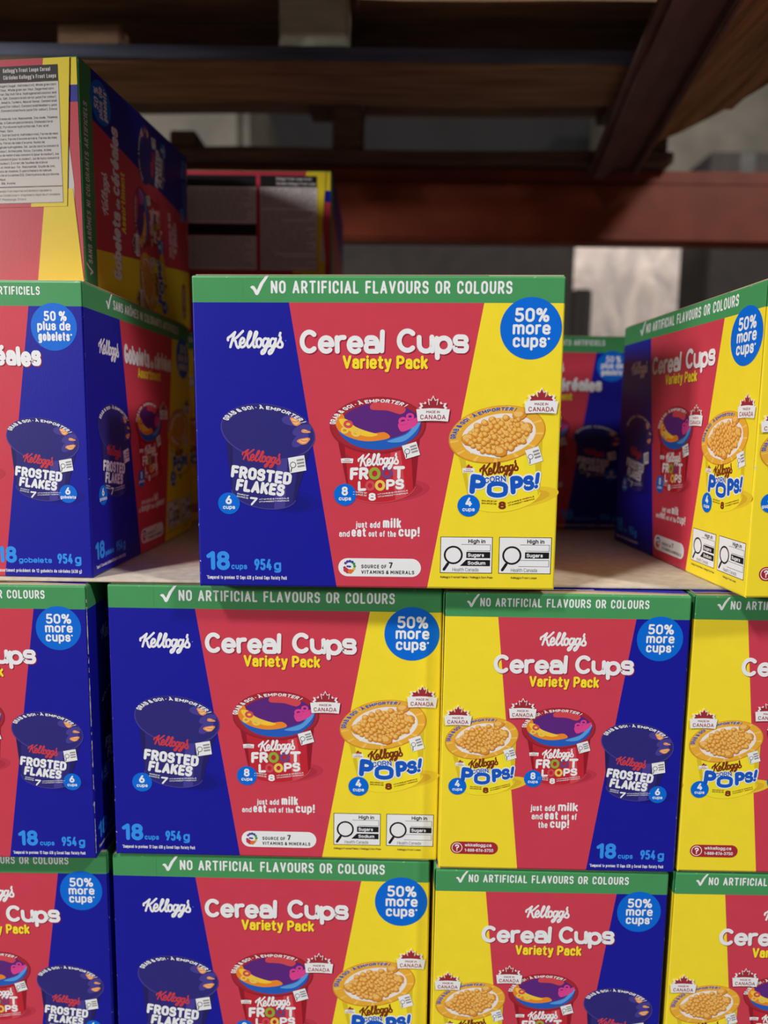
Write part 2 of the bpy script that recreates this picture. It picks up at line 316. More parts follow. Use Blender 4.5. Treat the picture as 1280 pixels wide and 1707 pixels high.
class Art:
    """flat printed artwork in millimetres on one panel; every shape gets its own hair-thin ink layer"""
    def __init__(s): s.v = []; s.f = []; s.m = []; s.names = []; s.lay = 0.0; s.tick = 0
    def mi(s, k):
        if k not in s.names: s.names.append(k)
        return s.names.index(k)
    def layer(s, n): s.lay = n; return s
    def poly(s, pts, k, warp=None):
        s.tick += 1; z = s.lay + (s.tick % 9) * 0.09
        b = len(s.v)
        for p in pts:
            q = warp(p[0], p[1]) if warp else p
            s.v.append((q[0], q[1], z))
        s.f.append(tuple(range(b, b + len(pts)))); s.m.append(s.mi(k))
    def ellipse(s, cx, cy, a, b, k, rot=0, n=40, warp=None):
        c, sn = math.cos(rot), math.sin(rot)
        s.poly([(cx + a * math.cos(t) * c - b * math.sin(t) * sn, cy + a * math.cos(t) * sn + b * math.sin(t) * c) for t in [2 * PI * i / n for i in range(n)]], k, warp)
    def rect(s, x0, y0, x1, y1, k, warp=None): s.poly([(x0, y0), (x1, y0), (x1, y1), (x0, y1)], k, warp)
    def pill(s, x0, y0, x1, y1, k, n=12):
        r = (y1 - y0) / 2; cy = (y0 + y1) / 2
        s.poly([(x1 - r + r * math.sin(PI * i / n), cy - r * math.cos(PI * i / n)) for i in range(n + 1)] +
               [(x0 + r - r * math.sin(PI * i / n), cy + r * math.cos(PI * i / n)) for i in range(n + 1)], k)
    def stroke(s, pts, w, k, closed=False, warp=None, cap=5):
        s.tick += 1; z = s.lay + (s.tick % 9) * 0.09
        P = [Vector(p[:2]) for p in pts]; n = len(P); h = w / 2; Lf, Rt = [], []
        if n >= 2 and not closed and (P[-1] - P[0]).length < 1e-9 and n == 2: n = 1; P = P[:1]
        for i in range(n):
            if closed: d = P[(i + 1) % n] - P[i - 1]
            elif n == 1: d = Vector((1, 0))
            elif i == 0: d = P[1] - P[0]
            elif i == n - 1: d = P[-1] - P[-2]
            else:
                d = (P[i + 1] - P[i]).normalized() + (P[i] - P[i - 1]).normalized()
            if d.length < 1e-9: d = Vector((1, 0))
            d.normalize(); nn = Vector((-d.y, d.x))
            e = h
            if 0 < i < n - 1 or closed:
                d0 = (P[i] - P[i - 1])
                if d0.length > 1e-9:
                    cs = abs(d0.normalized().dot(d)); e = h / max(cs, .6)
            Lf.append(P[i] + nn * e); Rt.append(P[i] - nn * e)
        idx = s.mi(k); base = len(s.v)
        def put(q, dz=0):
            if warp: q = warp(q[0], q[1])
            s.v.append((q[0], q[1], z + dz)); return len(s.v) - 1
        stp = min(.06, 1.2 / n)
        li = [put(q, i * stp) for i, q in enumerate(Lf)]; ri = [put(q, i * stp) for i, q in enumerate(Rt)]
        for i in range(n - 1 + (1 if closed else 0)):
            j = (i + 1) % n
            s.f.append((ri[i], ri[j], li[j], li[i])); s.m.append(idx)
        if not closed and cap:
            for (p, q, sgn, a, b) in ((P[0], P[1] if n > 1 else P[0] + Vector((1, 0)), -1, li[0], ri[0]), (P[-1], P[-2] if n > 1 else P[0] - Vector((1, 0)), -1, ri[-1], li[-1])):
                d = (q - p).normalized(); an = math.atan2(d.y, d.x)
                e_z = 0 if a == li[0] else (n - 1) * stp
                fan = [a] + [put(p + Vector((math.cos(an + PI / 2 + PI * t / cap), math.sin(an + PI / 2 + PI * t / cap))) * h, e_z) for t in range(1, cap)] + [b]
                s.f.append(tuple(fan)); s.m.append(idx)
    def text(s, t, x0, x1, y, H, wt, k, gap=.1, space=.3, seg=4, warp=None, bounce=None, cap=4, grow=0, sxmax=None, colors=None, wide=1.0):
        """fit string t between x0 and x1 with outline cap height H and stroke weight wt*H"""
        w = wt * H; chars = [c for c in t]
        fixed = 0; flex = 0; prev = False
        for c in chars:
            if c == ' ': fixed += space * H
            else: fixed += w + gap * H; flex += (GT[c] if (wide != 1 and c in GT) else G[c])[0] * wide
        fixed -= gap * H
        sx = (x1 - x0 - fixed) / max(flex, 1e-6)
        if sxmax: sx = min(sx, sxmax * H)
        sy = H - w; x = x0; n = 0
        for c in chars:
            if c == ' ': x += space * H; continue
            gw, strokes = GT[c] if (wide != 1 and c in GT) else G[c]; gw *= wide; dy, rot = (bounce[n % len(bounce)] if bounce else (0, 0)); n += 1
            ox, oy = x + w / 2, y + w / 2 + dy * H
            cx = gw * sx / 2; cr, sr = math.cos(rot), math.sin(rot)
            col = colors.get(n - 1, k) if colors else k
            for typ, pts in strokes:
                if wide != 1: pts = [(p[0] * wide, p[1]) + ((p[2] * wide,) if len(p) > 2 else ()) for p in pts]
                for path, cl in round_path(pts, typ == 'z', seg, sx, sy, w * .52):
                    q = [(ox + cx + (p.x - cx) * cr - (p.y - sy / 2) * sr, oy + sy / 2 + (p.x - cx) * sr + (p.y - sy / 2) * cr) for p in path]
                    s.stroke(q, w + grow, col, cl, warp, cap)
            x += gw * sx + w + gap * H
        return x - gap * H
    def build(s, name, frame, parent):
        o, u, v, n = frame
        vs = []
        for x, y, z in s.v:
            p = o + u * (x * .001) + v * (y * .001) + n * (0.00008 + z * 0.00003)
            vs.append(p)
        ob = link_mesh(name, vs, s.f, [im(k) for k in s.names], s.m, parent)
        return ob

def spline(pts, closed=False, m=5):
    P = [Vector(p) for p in pts]; n = len(P); out = []
    for i in range(n if closed else n - 1):
        a = P[i - 1] if (closed or i > 0) else P[0]; b = P[i]; c = P[(i + 1) % n]; d = P[(i + 2) % n] if (closed or i + 2 < n) else P[-1]
        for k in range(m):
            t = k / m
            out.append(0.5 * ((2 * b) + (c - a) * t + (2 * a - 5 * b + 4 * c - d) * t * t + (3 * b - a - 3 * c + d) * t ** 3))
    if not closed: out.append(P[-1])
    return [(p.x, p.y) for p in out]
SCRIPT = [[(1, 12), (1.5, 16), (6, 19), (14, 26)], [(14, 26), (9, 13), (5, 0)], [(28, 28), (24, 24), (18, 18), (10, 12)], [(10, 12), (14, 11), (16, 3), (19, -1), (23, 4)],
          [(22, 6), (28, 8), (30, 13), (27, 16), (23.5, 12), (22, 5), (25, 0), (30, 2), (34, 8)],
          [(34, 8), (40, 18), (42.5, 25), (40, 26.5), (37, 18), (35, 6), (37, 0), (41, 3), (44.5, 8)],
          [(44.5, 8), (50.5, 18), (53, 25), (50.5, 26.5), (47.5, 18), (45.5, 6), (47.5, 0), (51, 2)],
          [(58, 15), (53.5, 13.5), (51.5, 7), (54, .5), (58, 2), (60.5, 9), (58, 15), (61, 12)],
          [(71, 14), (66.5, 15), (63, 9.5), (63.5, 2.5), (67, 2), (71, 8), (73, 15)], [(73, 15), (70, 1), (65.5, -9), (61, -11.5), (60.5, -7.5), (66, -2.5), (75, 3)],
          [(84, 14), (79.5, 15), (76, 9.5), (76.5, 2.5), (80, 2), (84, 8), (86, 15)], [(86, 15), (83, 1), (78.5, -9), (74, -11.5), (73.5, -7.5), (79, -2.5), (87, 3)],
          [(94, 25), (92.5, 20)], [(87, 3), (92, 11), (94.5, 17), (94, 12), (97.5, 6), (96, .5), (91, 0), (88.5, 2.5)]]
def script(a, x0, x1, y, k, wt=4.6, warp=None, grow=0):
    sc = (x1 - x0) / 100.0
    for p in SCRIPT:
        q = [(x0 + u * sc, y + v * sc) for u, v in (spline(p, m=4) if len(p) > 2 else p)]
        a.stroke(q, wt * sc + grow, k, warp=warp, cap=4)
def tilt(cx, cy, ang, shear=0, bend=0):
    c, s = math.cos(ang), math.sin(ang)
    def f(x, y):
        dx, dy = x - cx, y - cy
        dx += shear * dy; dy += bend * dx * dx
        return (cx + dx * c - dy * s, cy + dx * s + dy * c)
    return f
def check(a, x0, y0, w, h, k):
    p = [(0, .42), (.1, .5), (.22, .48), (.36, .26), (.52, .62), (.82, 1.0), (1.0, 1.02), (.70, .58), (.46, .08), (.38, .0), (.28, .03), (.16, .28)]
    P = [(x0 + u * w, y0 + v * h) for u, v in p]
    a.poly(P[3:4] + P[4:8] + P[8:10], k); a.poly(P[0:4] + P[9:12], k)
LEAF = [(0, 1), (.13, .72), (.30, .80), (.24, .42), (.46, .62), (.52, .50), (.78, .54), (.70, .34), (.82, .24), (.44, -.06)]
def emblem(a, x, y, w):
    """red maple leaf above a white banner; x,y banner centre"""
    h = w * .36; lf = w * .43; by = y + h * .34
    out = [(x + u * lf * 1.22, by - lf * .02 + v * lf * 1.12) for u, v in LEAF] + [(x - u * lf * 1.22, by - lf * .02 + v * lf * 1.12) for u, v in reversed(LEAF[1:])]
    inn = [(x + u * lf, by + v * lf) for u, v in LEAF] + [(x - u * lf, by + v * lf) for u, v in reversed(LEAF[1:])]
    a.layer(2).poly(out, 'white'); a.layer(3).poly(inn, 'leafred')
    top = [(x - w / 2 + w * i / 8, y + h / 2 + w * .035 * math.sin(PI * i / 8)) for i in range(9)]
    a.layer(4).poly([(x - w * .455, y - h / 2), ] + [(x - w * .455 + w * .91 * i / 8, y - h / 2 + w * .02 * math.sin(PI * i / 8)) for i in range(1, 8)] + [(x + w * .455, y - h / 2)] + top[::-1], 'white')
    a.layer(5).text('MADE IN', x - w * .2, x + w * .2, y + h * .18, h * .22, .18, 'leafred', seg=2, cap=2)
    a.text('CANADA', x - w * .38, x + w * .38, y - h * .34, h * .4, .16, 'leafred', gap=.14, seg=3, cap=2)
def symbol(a, x0, y0, w, h, both=True, warp=None, tiny=False):
    """white high-in notice with a magnifying glass"""
    W = warp
    a.layer(2).rect(x0, y0, x0 + w, y0 + h, 'black', W); a.layer(3).rect(x0 + w * .012, y0 + w * .012, x0 + w * .988, y0 + h - w * .012, 'white', W)
    cx, cy, r = x0 + w * .25, y0 + h * .50, w * .165
    a.layer(4)
    a.stroke([(cx - r * .62, cy - r * 1.05), (x0 + w * .075, y0 + h * .1)], w * .055, 'black', warp=W)
    a.stroke([(cx + r * math.cos(t), cy + r * math.sin(t)) for t in [2 * PI * i / 28 for i in range(28)]], w * .036, 'black', True, W)
    if tiny:
        for i in range(3): a.rect(x0 + w * .5, y0 + h * (.28 + .2 * i), x0 + w * .93, y0 + h * (.40 + .2 * i), 'grey', W)
        return
    a.text('High in', x0 + w * .535, x0 + w * .86, y0 + h * .825, h * .115, .2, 'black', seg=3, cap=3)
    for i, (b0, txt) in enumerate(((.62, ''), (.42, 'Sugars'), (.20, 'Sodium' if both else ''))):
        p0, p1, q0, q1 = x0 + w * (.5 if i < 2 else .38), x0 + w * .96, y0 + h * b0, y0 + h * (b0 + .17)
        sl = w * .05
        if txt:
            a.layer(4).poly([(p0, q0), (p1, q0), (p1, q1), (p0 + (sl * 2.4 if i == 2 else 0), q1)], 'black')
            a.layer(5).text(txt, x0 + w * .53, x0 + w * (.84 if i < 2 else .87), q0 + h * .035, h * .1, .2, 'white', seg=3, cap=3)
        else:
            a.layer(4).stroke([(p0 - (sl * 2 if i == 0 else 0), q1 if i == 0 else q0), (p1, q1 if i == 0 else q0), (p1, q0 if i == 0 else q1), (p0 + sl * .4, q0 if i == 0 else q1)], w * .008, 'black', cap=0)
    a.layer(4).text('Health Canada', x0 + w * .24, x0 + w * .74, y0 + h * .05, h * .1, .09, 'txt', seg=3, cap=2)

# ------------------------------------------------------------------ printed cups (artwork drawn round the lid centre, long-panel millimetres)
def cup_shape(a, K, lid, bot, tl, tr, body, dark, light):
    """tapered cup wall: from lid ellipse edge points down to the bottom ellipse"""
    cx, cy, sa, sb, rt = bot
    arc = []
    for i in range(25):
        t = PI + PI * i / 24
        arc.append((cx + sa * math.cos(t) * math.cos(rt) - sb * math.sin(t) * math.sin(rt), cy + sa * math.cos(t) * math.sin(rt) + sb * math.sin(t) * math.cos(rt)))
    L0, R0 = tl, tr
    def wall(f0, f1, k, lay):
        n = 24; i0, i1 = int(round(f0 * n)), int(round(f1 * n))
        top = [(L0[0] + (R0[0] - L0[0]) * f, L0[1] + (R0[1] - L0[1]) * f) for f in (f0, f1)]
        a.layer(lay).poly([K(*p) for p in [top[0]] + arc[i0:i1 + 1] + [top[1]]], k)
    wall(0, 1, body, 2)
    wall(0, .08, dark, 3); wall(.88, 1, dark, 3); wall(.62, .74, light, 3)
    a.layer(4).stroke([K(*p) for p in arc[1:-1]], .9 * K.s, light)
class Place:
    def __init__(s, x, y, sc): s.x = x; s.y = y; s.s = sc
    def __call__(s, u, v): return (s.x + u * s.s, s.y + v * s.s)
    def warp(s, f=None):
        def g(u, v):
            if f: u, v = f(u, v)
            return (s.x + u * s.s, s.y + v * s.s)
        return g
def rim_text(a, K, sa, sb, rot, col, t0, t1):
    txt = 'GRAB & GO! \u2022 \u00c0 EMPORTER !'
    Lx = 60.0
    def f(u, v):
        t = t0 + (t1 - t0) * (u / Lx); r = 1 + v / sb * 1.0
        x = sa * r * math.cos(t); y = sb * r * math.sin(t)
        return (x * math.cos(rot) - y * math.sin(rot), x * math.sin(rot) + y * math.cos(rot))
    a.text(txt, 0, Lx, 0, 3.0, .24, col, gap=.16, space=.34, seg=2, cap=3, warp=K.warp(f))
def disc(o_name, K, dx, dy, r, num, word, frame, parent):
    a = Art(); cx, cy = K(dx, dy)
    a.layer(8).ellipse(cx, cy, r, r, 'badge', n=40)
    a.layer(9).text(num, cx - r * .3, cx + r * .3, cy - r * .08, r * .82, .22, 'white', seg=5, sxmax=.9)
    hw = r * (.55 if word == 'cups' else .86)
    a.text(word, cx - hw, cx + hw, cy - r * .52, r * .36, .2, 'white', seg=4)
    return a.build(o_name, frame, parent)
def cup_blue(K, frame, parent, num_at, word, shade):
    a = Art(); rot = -.155
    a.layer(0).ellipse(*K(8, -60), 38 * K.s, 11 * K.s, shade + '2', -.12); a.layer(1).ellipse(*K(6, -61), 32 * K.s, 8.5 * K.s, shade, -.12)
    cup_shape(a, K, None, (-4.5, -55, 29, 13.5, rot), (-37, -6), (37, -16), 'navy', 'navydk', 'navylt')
    o = a.build('printed_cup', frame, parent)
    a = Art()
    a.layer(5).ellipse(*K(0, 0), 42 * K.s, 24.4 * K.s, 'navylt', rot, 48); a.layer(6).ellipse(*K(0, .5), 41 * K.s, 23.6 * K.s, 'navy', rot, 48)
    a.layer(13); rim_text(a, K, 36.5, 19.5, rot, 'white', PI * .93, PI * .22)
    for fx, fy, fr, fs in ((24.3, 9.2, -.6, 1.0), (33.2, .8, -.15, .8), (31.5, -7.7, .2, 1.1)):
        a.layer(7).ellipse(*K(fx - 3, fy + 1), 9 * K.s, 4.5 * K.s, 'navylt', fr + .5, 20)
        pts = []
        for i in range(14):
            t = 2 * PI * i / 14; rr = 1 + .16 * math.sin(3 * t + fx)
            x, y = 5.2 * fs * rr * math.cos(t), (2.8 if fs > .9 else 1.5) * rr * math.sin(t)
            pts.append(K(fx + x * math.cos(fr) - y * math.sin(fr), fy + x * math.sin(fr) + y * math.cos(fr)))
        a.layer(8).poly(pts, 'flake'); cxy = K(fx, fy)
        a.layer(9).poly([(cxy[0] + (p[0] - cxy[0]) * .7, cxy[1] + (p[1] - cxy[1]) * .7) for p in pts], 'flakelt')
        a.layer(10).stroke([(cxy[0] - 2.4 * K.s, cxy[1] + .4), (cxy[0], cxy[1] - .3), (cxy[0] + 2.6 * K.s, cxy[1] + .3)], .5 * K.s, 'flakedk')
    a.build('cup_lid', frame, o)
    a = Art(); a.layer(7)
    script(a, -24, 11, -26.5, 'brick', 4.4, warp=K.warp(tilt(-6, -28, -.13)))
    a.build('cup_brand_lettering', frame, o)
    a = Art(); a.layer(7)
    a.text('FROSTED', -33.5, 20.5, -44, 11.2, .25, 'white', gap=.035, seg=4, warp=K.warp(tilt(-6, -40, -.125, .0)))
    a.text('FLAKES', -29.5, 14, -55.4, 11, .25, 'white', gap=.035, seg=4, warp=K.warp(tilt(-6, -52, -.12, .06)))
    a.build('cup_lettering', frame, o)
    a = Art(); a.layer(7)
    a.text('7', -17.5, -10.5, -66, 7.5, .24, 'white', warp=K.warp(tilt(-13, -62, -.1, .1)))
    for yy in (0, -2.2):
        a.text('VITAMINS & MINERALS' if yy == 0 else 'VITAMINES ET MINERAUX', -9, 18, -61 + yy, 1.3, .2, 'navylt' if False else 'white', seg=1, cap=0, warp=K.warp(tilt(-9, -61, .05)))
        a.text('SOURCE OF' if yy == 0 else 'SOURCE DE', -29, -18.5, -58 + yy, 1.3, .2, 'white', seg=1, cap=0, warp=K.warp(tilt(-18, -60, -.2)))
    a.build('cup_vitamin_lettering', frame, o)
    a = Art(); symbol(a, 18, -35.5, 15, 14, True, K.warp(tilt(25, -28, .18, .05)), tiny=True)
    for i in range(len(a.v)): a.v[i] = (a.v[i][0], a.v[i][1], a.v[i][2] + 5)
    a.build('nutrition_notice', frame, o)
    disc('quantity_disc', K, num_at[0], num_at[1], num_at[2], '6', word, frame, o)
    return o
def ring(a, K, x, y, r, k, k2, sq=.8, rot=0):
    pts = [K(x + r * math.cos(t) * math.cos(rot) - r * sq * math.sin(t) * math.sin(rot), y + r * math.cos(t) * math.sin(rot) + r * sq * math.sin(t) * math.cos(rot)) for t in [2 * PI * i / 22 for i in range(22)]]
    a.stroke(pts, r * .75 * K.s, k, True); a.stroke(pts[4:12], r * .25 * K.s, k2)
def cup_red(K, frame, parent, num_at, word, shade):
    a = Art(); rot = .03
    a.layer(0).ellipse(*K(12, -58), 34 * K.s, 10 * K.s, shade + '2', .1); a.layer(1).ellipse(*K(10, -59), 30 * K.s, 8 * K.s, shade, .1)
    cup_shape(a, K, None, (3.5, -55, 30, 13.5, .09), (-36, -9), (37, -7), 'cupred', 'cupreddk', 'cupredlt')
    o = a.build('printed_cup', frame, parent)
    a = Art()
    a.layer(5).ellipse(*K(0, 0), 42 * K.s, 25 * K.s, 'deepred', rot, 48); a.layer(6).ellipse(*K(0, .5), 41 * K.s, 24 * K.s, 'bark', rot, 48)
    a.layer(7).ellipse(*K(2, -.5), 36 * K.s, 20 * K.s, 'purple', rot, 44)
    a.layer(8).poly([K(*p) for p in spline([(-36, 3), (-33, -8), (-20, -18), (0, -21.5), (20, -18), (34, -8), (37, 4), (30, 0), (24, -7), (8, -12), (-8, -12), (-24, -4), (-31, 6)], True)], 'sea')
    a.layer(9).poly([K(*p) for p in spline([(-37, 6), (-35, -4), (-24, -11), (-8, -14), (10, -11), (6, -6), (-6, -7), (-18, -4), (-27, 2), (-31, 10)], True)], 'orange')
    a.layer(10).poly([K(*p) for p in spline([(-34, 5), (-30, -2), (-20, -7), (-8, -10), (0, -8), (-10, -5), (-20, -1), (-27, 5)], True)], 'sun')
    a.layer(9).poly([K(*p) for p in spline([(8, -14), (22, -14), (33, -5), (38, 5), (33, 4), (30, -2), (24, -8)], True)], 'sealt')
    a.poly([K(*p) for p in spline([(18, 2), (28, 5), (37, 8), (34, 1), (26, -4), (20, -5)], True)], 'pink')
    a.layer(10).poly([K(*p) for p in spline([(-4, 20), (12, 20), (24, 15), (20, 10), (8, 13), (-6, 14)], True)], 'cupredlt')
    a.layer(12)
    for (x, y, r, k, k2) in ((-26, 1, 3.0, 'loopred', 'flakelt'), (-29, -4.5, 2.6, 'loopyel', 'white'), (-19, -6.5, 3.2, 'loopyel', 'sun'), (22, 4, 3.0, 'pink', 'white'), (28, 8, 2.6, 'pink', 'white')):
        ring(a, K, x, y, r, k, k2)
    a.layer(13); rim_text(a, K, 37, 20, rot, 'white', PI * .97, PI * .28)
    a.build('cup_lid', frame, o)
    a = Art(); a.layer(7)
    script(a, -17, 19, -34.8, 'white', 4.4, warp=K.warp(tilt(0, -35, .07)))
    a.build('cup_brand_lettering', frame, o)
    a = Art(); a.layer(7)
    wp = K.warp(tilt(0, -44, .035, .05))
    a.text('FR', -24.5, -8, -47.8, 11.2, .25, 'white', gap=.04, seg=4, warp=wp); a.text('T', 13.5, 24, -48, 11.6, .25, 'white', warp=wp)
    k2 = Place(*K(0, 0), K.s)
    ring(a, k2, -2.6, -42.6, 3.8, 'loopgreen', 'loopyel', 1.1); ring(a, k2, 8.2, -42.0, 3.8, 'looppur', 'loopred', 1.0)
    wp = K.warp(tilt(0, -54, .05, .05))
    a.text('L', -17.5, -10, -57.6, 9, .26, 'white', warp=wp); a.text('PS', 7.5, 23.5, -57.6, 9.4, .25, 'white', gap=.04, seg=4, warp=wp)
    ring(a, k2, -6.6, -53.6, 3.2, 'loopred', 'pink', 1.1); ring(a, k2, 2.2, -53.2, 3.3, 'loopyel', 'sun', 1.1)
    a.build('cup_lettering', frame, o)
    a = Art(); a.layer(7)
    a.text('8', -8, -1.5, -67, 7, .26, 'white', warp=K.warp())
    for yy in (0, -2.2):
        a.text('VITAMINS & MINERALS' if yy == 0 else 'VITAMINES ET MINERAUX', 0, 27, -62 + yy, 1.3, .2, 'white', seg=1, cap=0, warp=K.warp(tilt(0, -62, .14)))
        a.text('SOURCE OF' if yy == 0 else 'SOURCE DE', -22, -9.5, -61 + yy, 1.3, .2, 'white', seg=1, cap=0, warp=K.warp(tilt(-9, -62, -.12)))
    a.build('cup_vitamin_lettering', frame, o)
    a = Art(); symbol(a, 22.5, -28, 13.5, 12.5, True, K.warp(tilt(29, -22, .3)), tiny=True)
    for i in range(len(a.v)): a.v[i] = (a.v[i][0], a.v[i][1], a.v[i][2] + 12)
    a.build('nutrition_notice', frame, o)
    a = Art(); emblem(a, *K(-27, -31.5), 11 * K.s); a.build('origin_emblem', frame, o)
    disc('quantity_disc', K, num_at[0], num_at[1], num_at[2], '8', word, frame, o)
    return o
def cup_yellow(K, frame, parent, num_at, word, shade):
    rnd = random.Random(11)
    a = Art(); rot = .175
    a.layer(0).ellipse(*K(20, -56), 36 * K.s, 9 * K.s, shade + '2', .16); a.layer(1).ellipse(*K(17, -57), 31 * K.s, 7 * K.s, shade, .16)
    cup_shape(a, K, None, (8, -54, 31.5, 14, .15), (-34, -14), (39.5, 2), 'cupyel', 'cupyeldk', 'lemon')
    o = a.build('printed_cup', frame, parent)
    a = Art()
    a.layer(5).ellipse(*K(0, 0), 42.5 * K.s, 25 * K.s, 'golddk', rot, 48); a.layer(6).ellipse(*K(0, .4), 41.5 * K.s, 24.2 * K.s, 'gold', rot, 48)
    a.layer(7)
    for i in range(26):
        t = 2 * PI * i / 26; p = []
        for (rr, dt) in ((.8, -.03), (.98, -.04), (.98, .04), (.8, .03)):
            x, y = 42 * rr * math.cos(t + dt), 24.6 * rr * math.sin(t + dt)
            p.append(K(x * math.cos(rot) - y * math.sin(rot), x * math.sin(rot) + y * math.cos(rot)))
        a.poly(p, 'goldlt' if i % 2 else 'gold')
    a.layer(8).ellipse(*K(1.5, -.5), 32.5 * K.s, 18.5 * K.s, 'milk', rot, 44)
    a.layer(9).ellipse(*K(1.5, -.5), 28 * K.s, 15 * K.s, 'cornlt', rot, 40)
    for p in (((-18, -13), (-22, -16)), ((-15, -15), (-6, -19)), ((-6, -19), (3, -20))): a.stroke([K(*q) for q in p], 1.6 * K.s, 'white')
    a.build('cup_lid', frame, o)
    a = Art(); balls = []
    for i in range(400):
        t = rnd.uniform(0, 2 * PI); r = math.sqrt(rnd.random()) * .95
        x, y = 29 * r * math.cos(t), 15.5 * r * math.sin(t); x, y = x * math.cos(rot) - y * math.sin(rot) + 1, x * math.sin(rot) + y * math.cos(rot)
        rad = rnd.uniform(2.0, 3.4)
        if all((x - b[0]) ** 2 + (y - b[1]) ** 2 > (.62 * (rad + b[2])) ** 2 for b in balls): balls.append((x, y, rad, rnd.uniform(.78, .95), rnd.uniform(-.5, .5)))
    balls += [(-25, -4, 6.2, .85, .1), (25, 6, 5.8, .8, .2), (19, 17, 6.6, .6, .1), (3, -15, 6.0, .75, 0)]
    balls.sort(key=lambda b: -b[1])
    for n, (x, y, r, q, rr) in enumerate(balls):
        if n % 3 == 0: a.layer(10)
        else: a.layer(10 + (n % 3) * .9)
        a.lay = 10 + n * .12
        def blob(cx, cy, ra, k):
            pts = []
            for i in range(12):
                t = 2 * PI * i / 12; rm = 1 + .07 * math.sin(3 * t + x)
                u, v = ra * rm * math.cos(t), ra * q * rm * math.sin(t)
                pts.append(K(cx + u * math.cos(rr) - v * math.sin(rr), cy + u * math.sin(rr) + v * math.cos(rr)))
            b0 = len(a.v); a.poly(pts, k)
            return b0
        for (cx, cy, ra, k, dz) in ((x + .3, y - .45, r, 'corndk', 0), (x, y, r * .93, 'corn', .03), (x - r * .14, y + r * .16, r * .62, 'cornlt', .06)):
            b0 = blob(cx, cy, ra, k)
            for i in range(b0, len(a.v)): a.v[i] = (a.v[i][0], a.v[i][1], a.lay + dz)
    a.build('corn_puffs', frame, o)
    a = Art(); a.layer(9); rim_text(a, K, 36, 20.3, rot, 'popblue', PI * .96, PI * .33); a.build('rim_lettering', frame, o); a = Art(); a.layer(7)
    script(a, -14, 20, -33.5, 'brown', 4.6, warp=K.warp(tilt(4, -31, .17)))
    a.build('cup_brand_lettering', frame, o)
    a = Art()
    for kk, gr, lay in (('white', 2.6, 7), ('popblue', 0, 9)):
        a.layer(lay)
        a.text('P', -22.5, -8.5, -53.5, 18, .27, kk, grow=gr, warp=K.warp(tilt(-15, -44, -.12, -.05)))
        a.text('O', -7.5, 11, -56, 14.8, .28, kk, grow=gr, warp=K.warp())
        a.text('P', 13, 24.5, -52.6, 16.5, .27, kk, grow=gr, warp=K.warp(tilt(19, -45, .1, .02)))
        a.text('S', 24.2, 33.8, -49.4, 13.5, .27, kk, grow=gr, warp=K.warp(tilt(28, -42, .18, .05)))
        a.text('!', 34.5, 38.5, -47.5, 14.5, .24, kk, grow=gr, warp=K.warp(tilt(36, -40, .08, .18)))
        a.text('CORN', -10, 9, -41.6, 5.2, .2, kk, grow=gr * .5, seg=3, warp=K.warp(tilt(0, -40, .1, 0, -.012)))
    a.build('cup_lettering', frame, o)
    a = Art(); a.layer(7).text('8', 3, 9.6, -66.3, 7, .27, 'brown', warp=K.warp())
    for yy in (0, -2.2):
        a.text('VITAMINS & MINERALS' if yy == 0 else 'VITAMINES ET MINERAUX', 11, 35, -61.5 + yy, 1.3, .2, 'brown', seg=1, cap=0, warp=K.warp(tilt(11, -61, .27)))
        a.text('SOURCE OF' if yy == 0 else 'SOURCE DE', -12, 1.5, -60 + yy, 1.3, .2, 'brown', seg=1, cap=0, warp=K.warp(tilt(2, -62, -.05)))
    a.build('cup_vitamin_lettering', frame, o)
    a = Art(); symbol(a, 26.5, -25.5, 12.5, 14, True, K.warp(tilt(32, -18, .33)), tiny=True)
    for i in range(len(a.v)): a.v[i] = (a.v[i][0], a.v[i][1], a.v[i][2] + 5)
    a.build('nutrition_notice', frame, o)
    a = Art(); emblem(a, *K(-24, -32), 11 * K.s); a.build('origin_emblem', frame, o)
    disc('quantity_disc', K, num_at[0], num_at[1], num_at[2], '4', word, frame, o)
    return o

# ------------------------------------------------------------------ the cereal carton (one prototype, four printed panels and a flapped top)
L, H, W = 0.320, 0.2765, 0.2292
GROUP = 'stacked variety pack cereal cartons'
proto = thing('cereal_carton', 'x', 'carton', group=GROUP)
PARTS = []                                    # (object, set of panels it belongs to)
def part(o, face): PARTS.append((o, face)); return o
hx, hy = W / 2, L / 2
FR = {  # origin, u, v, normal for each panel
 'short_en': (Vector((-hx, -hy, 0)), Vector((1, 0, 0)), Vector((0, 0, 1)), Vector((0, -1, 0))),
 'long_en': (Vector((hx, -hy, 0)), Vector((0, 1, 0)), Vector((0, 0, 1)), Vector((1, 0, 0))),
 'short_fr': (Vector((hx, hy, 0)), Vector((-1, 0, 0)), Vector((0, 0, 1)), Vector((0, 1, 0))),
 'long_fr': (Vector((-hx, hy, 0)), Vector((0, -1, 0)), Vector((0, 0, 1)), Vector((-1, 0, 0))),
 'top': (Vector((hx, -hy, H)), Vector((0, 1, 0)), Vector((-1, 0, 0)), Vector((0, 0, 1)))}
BAND = 252.5
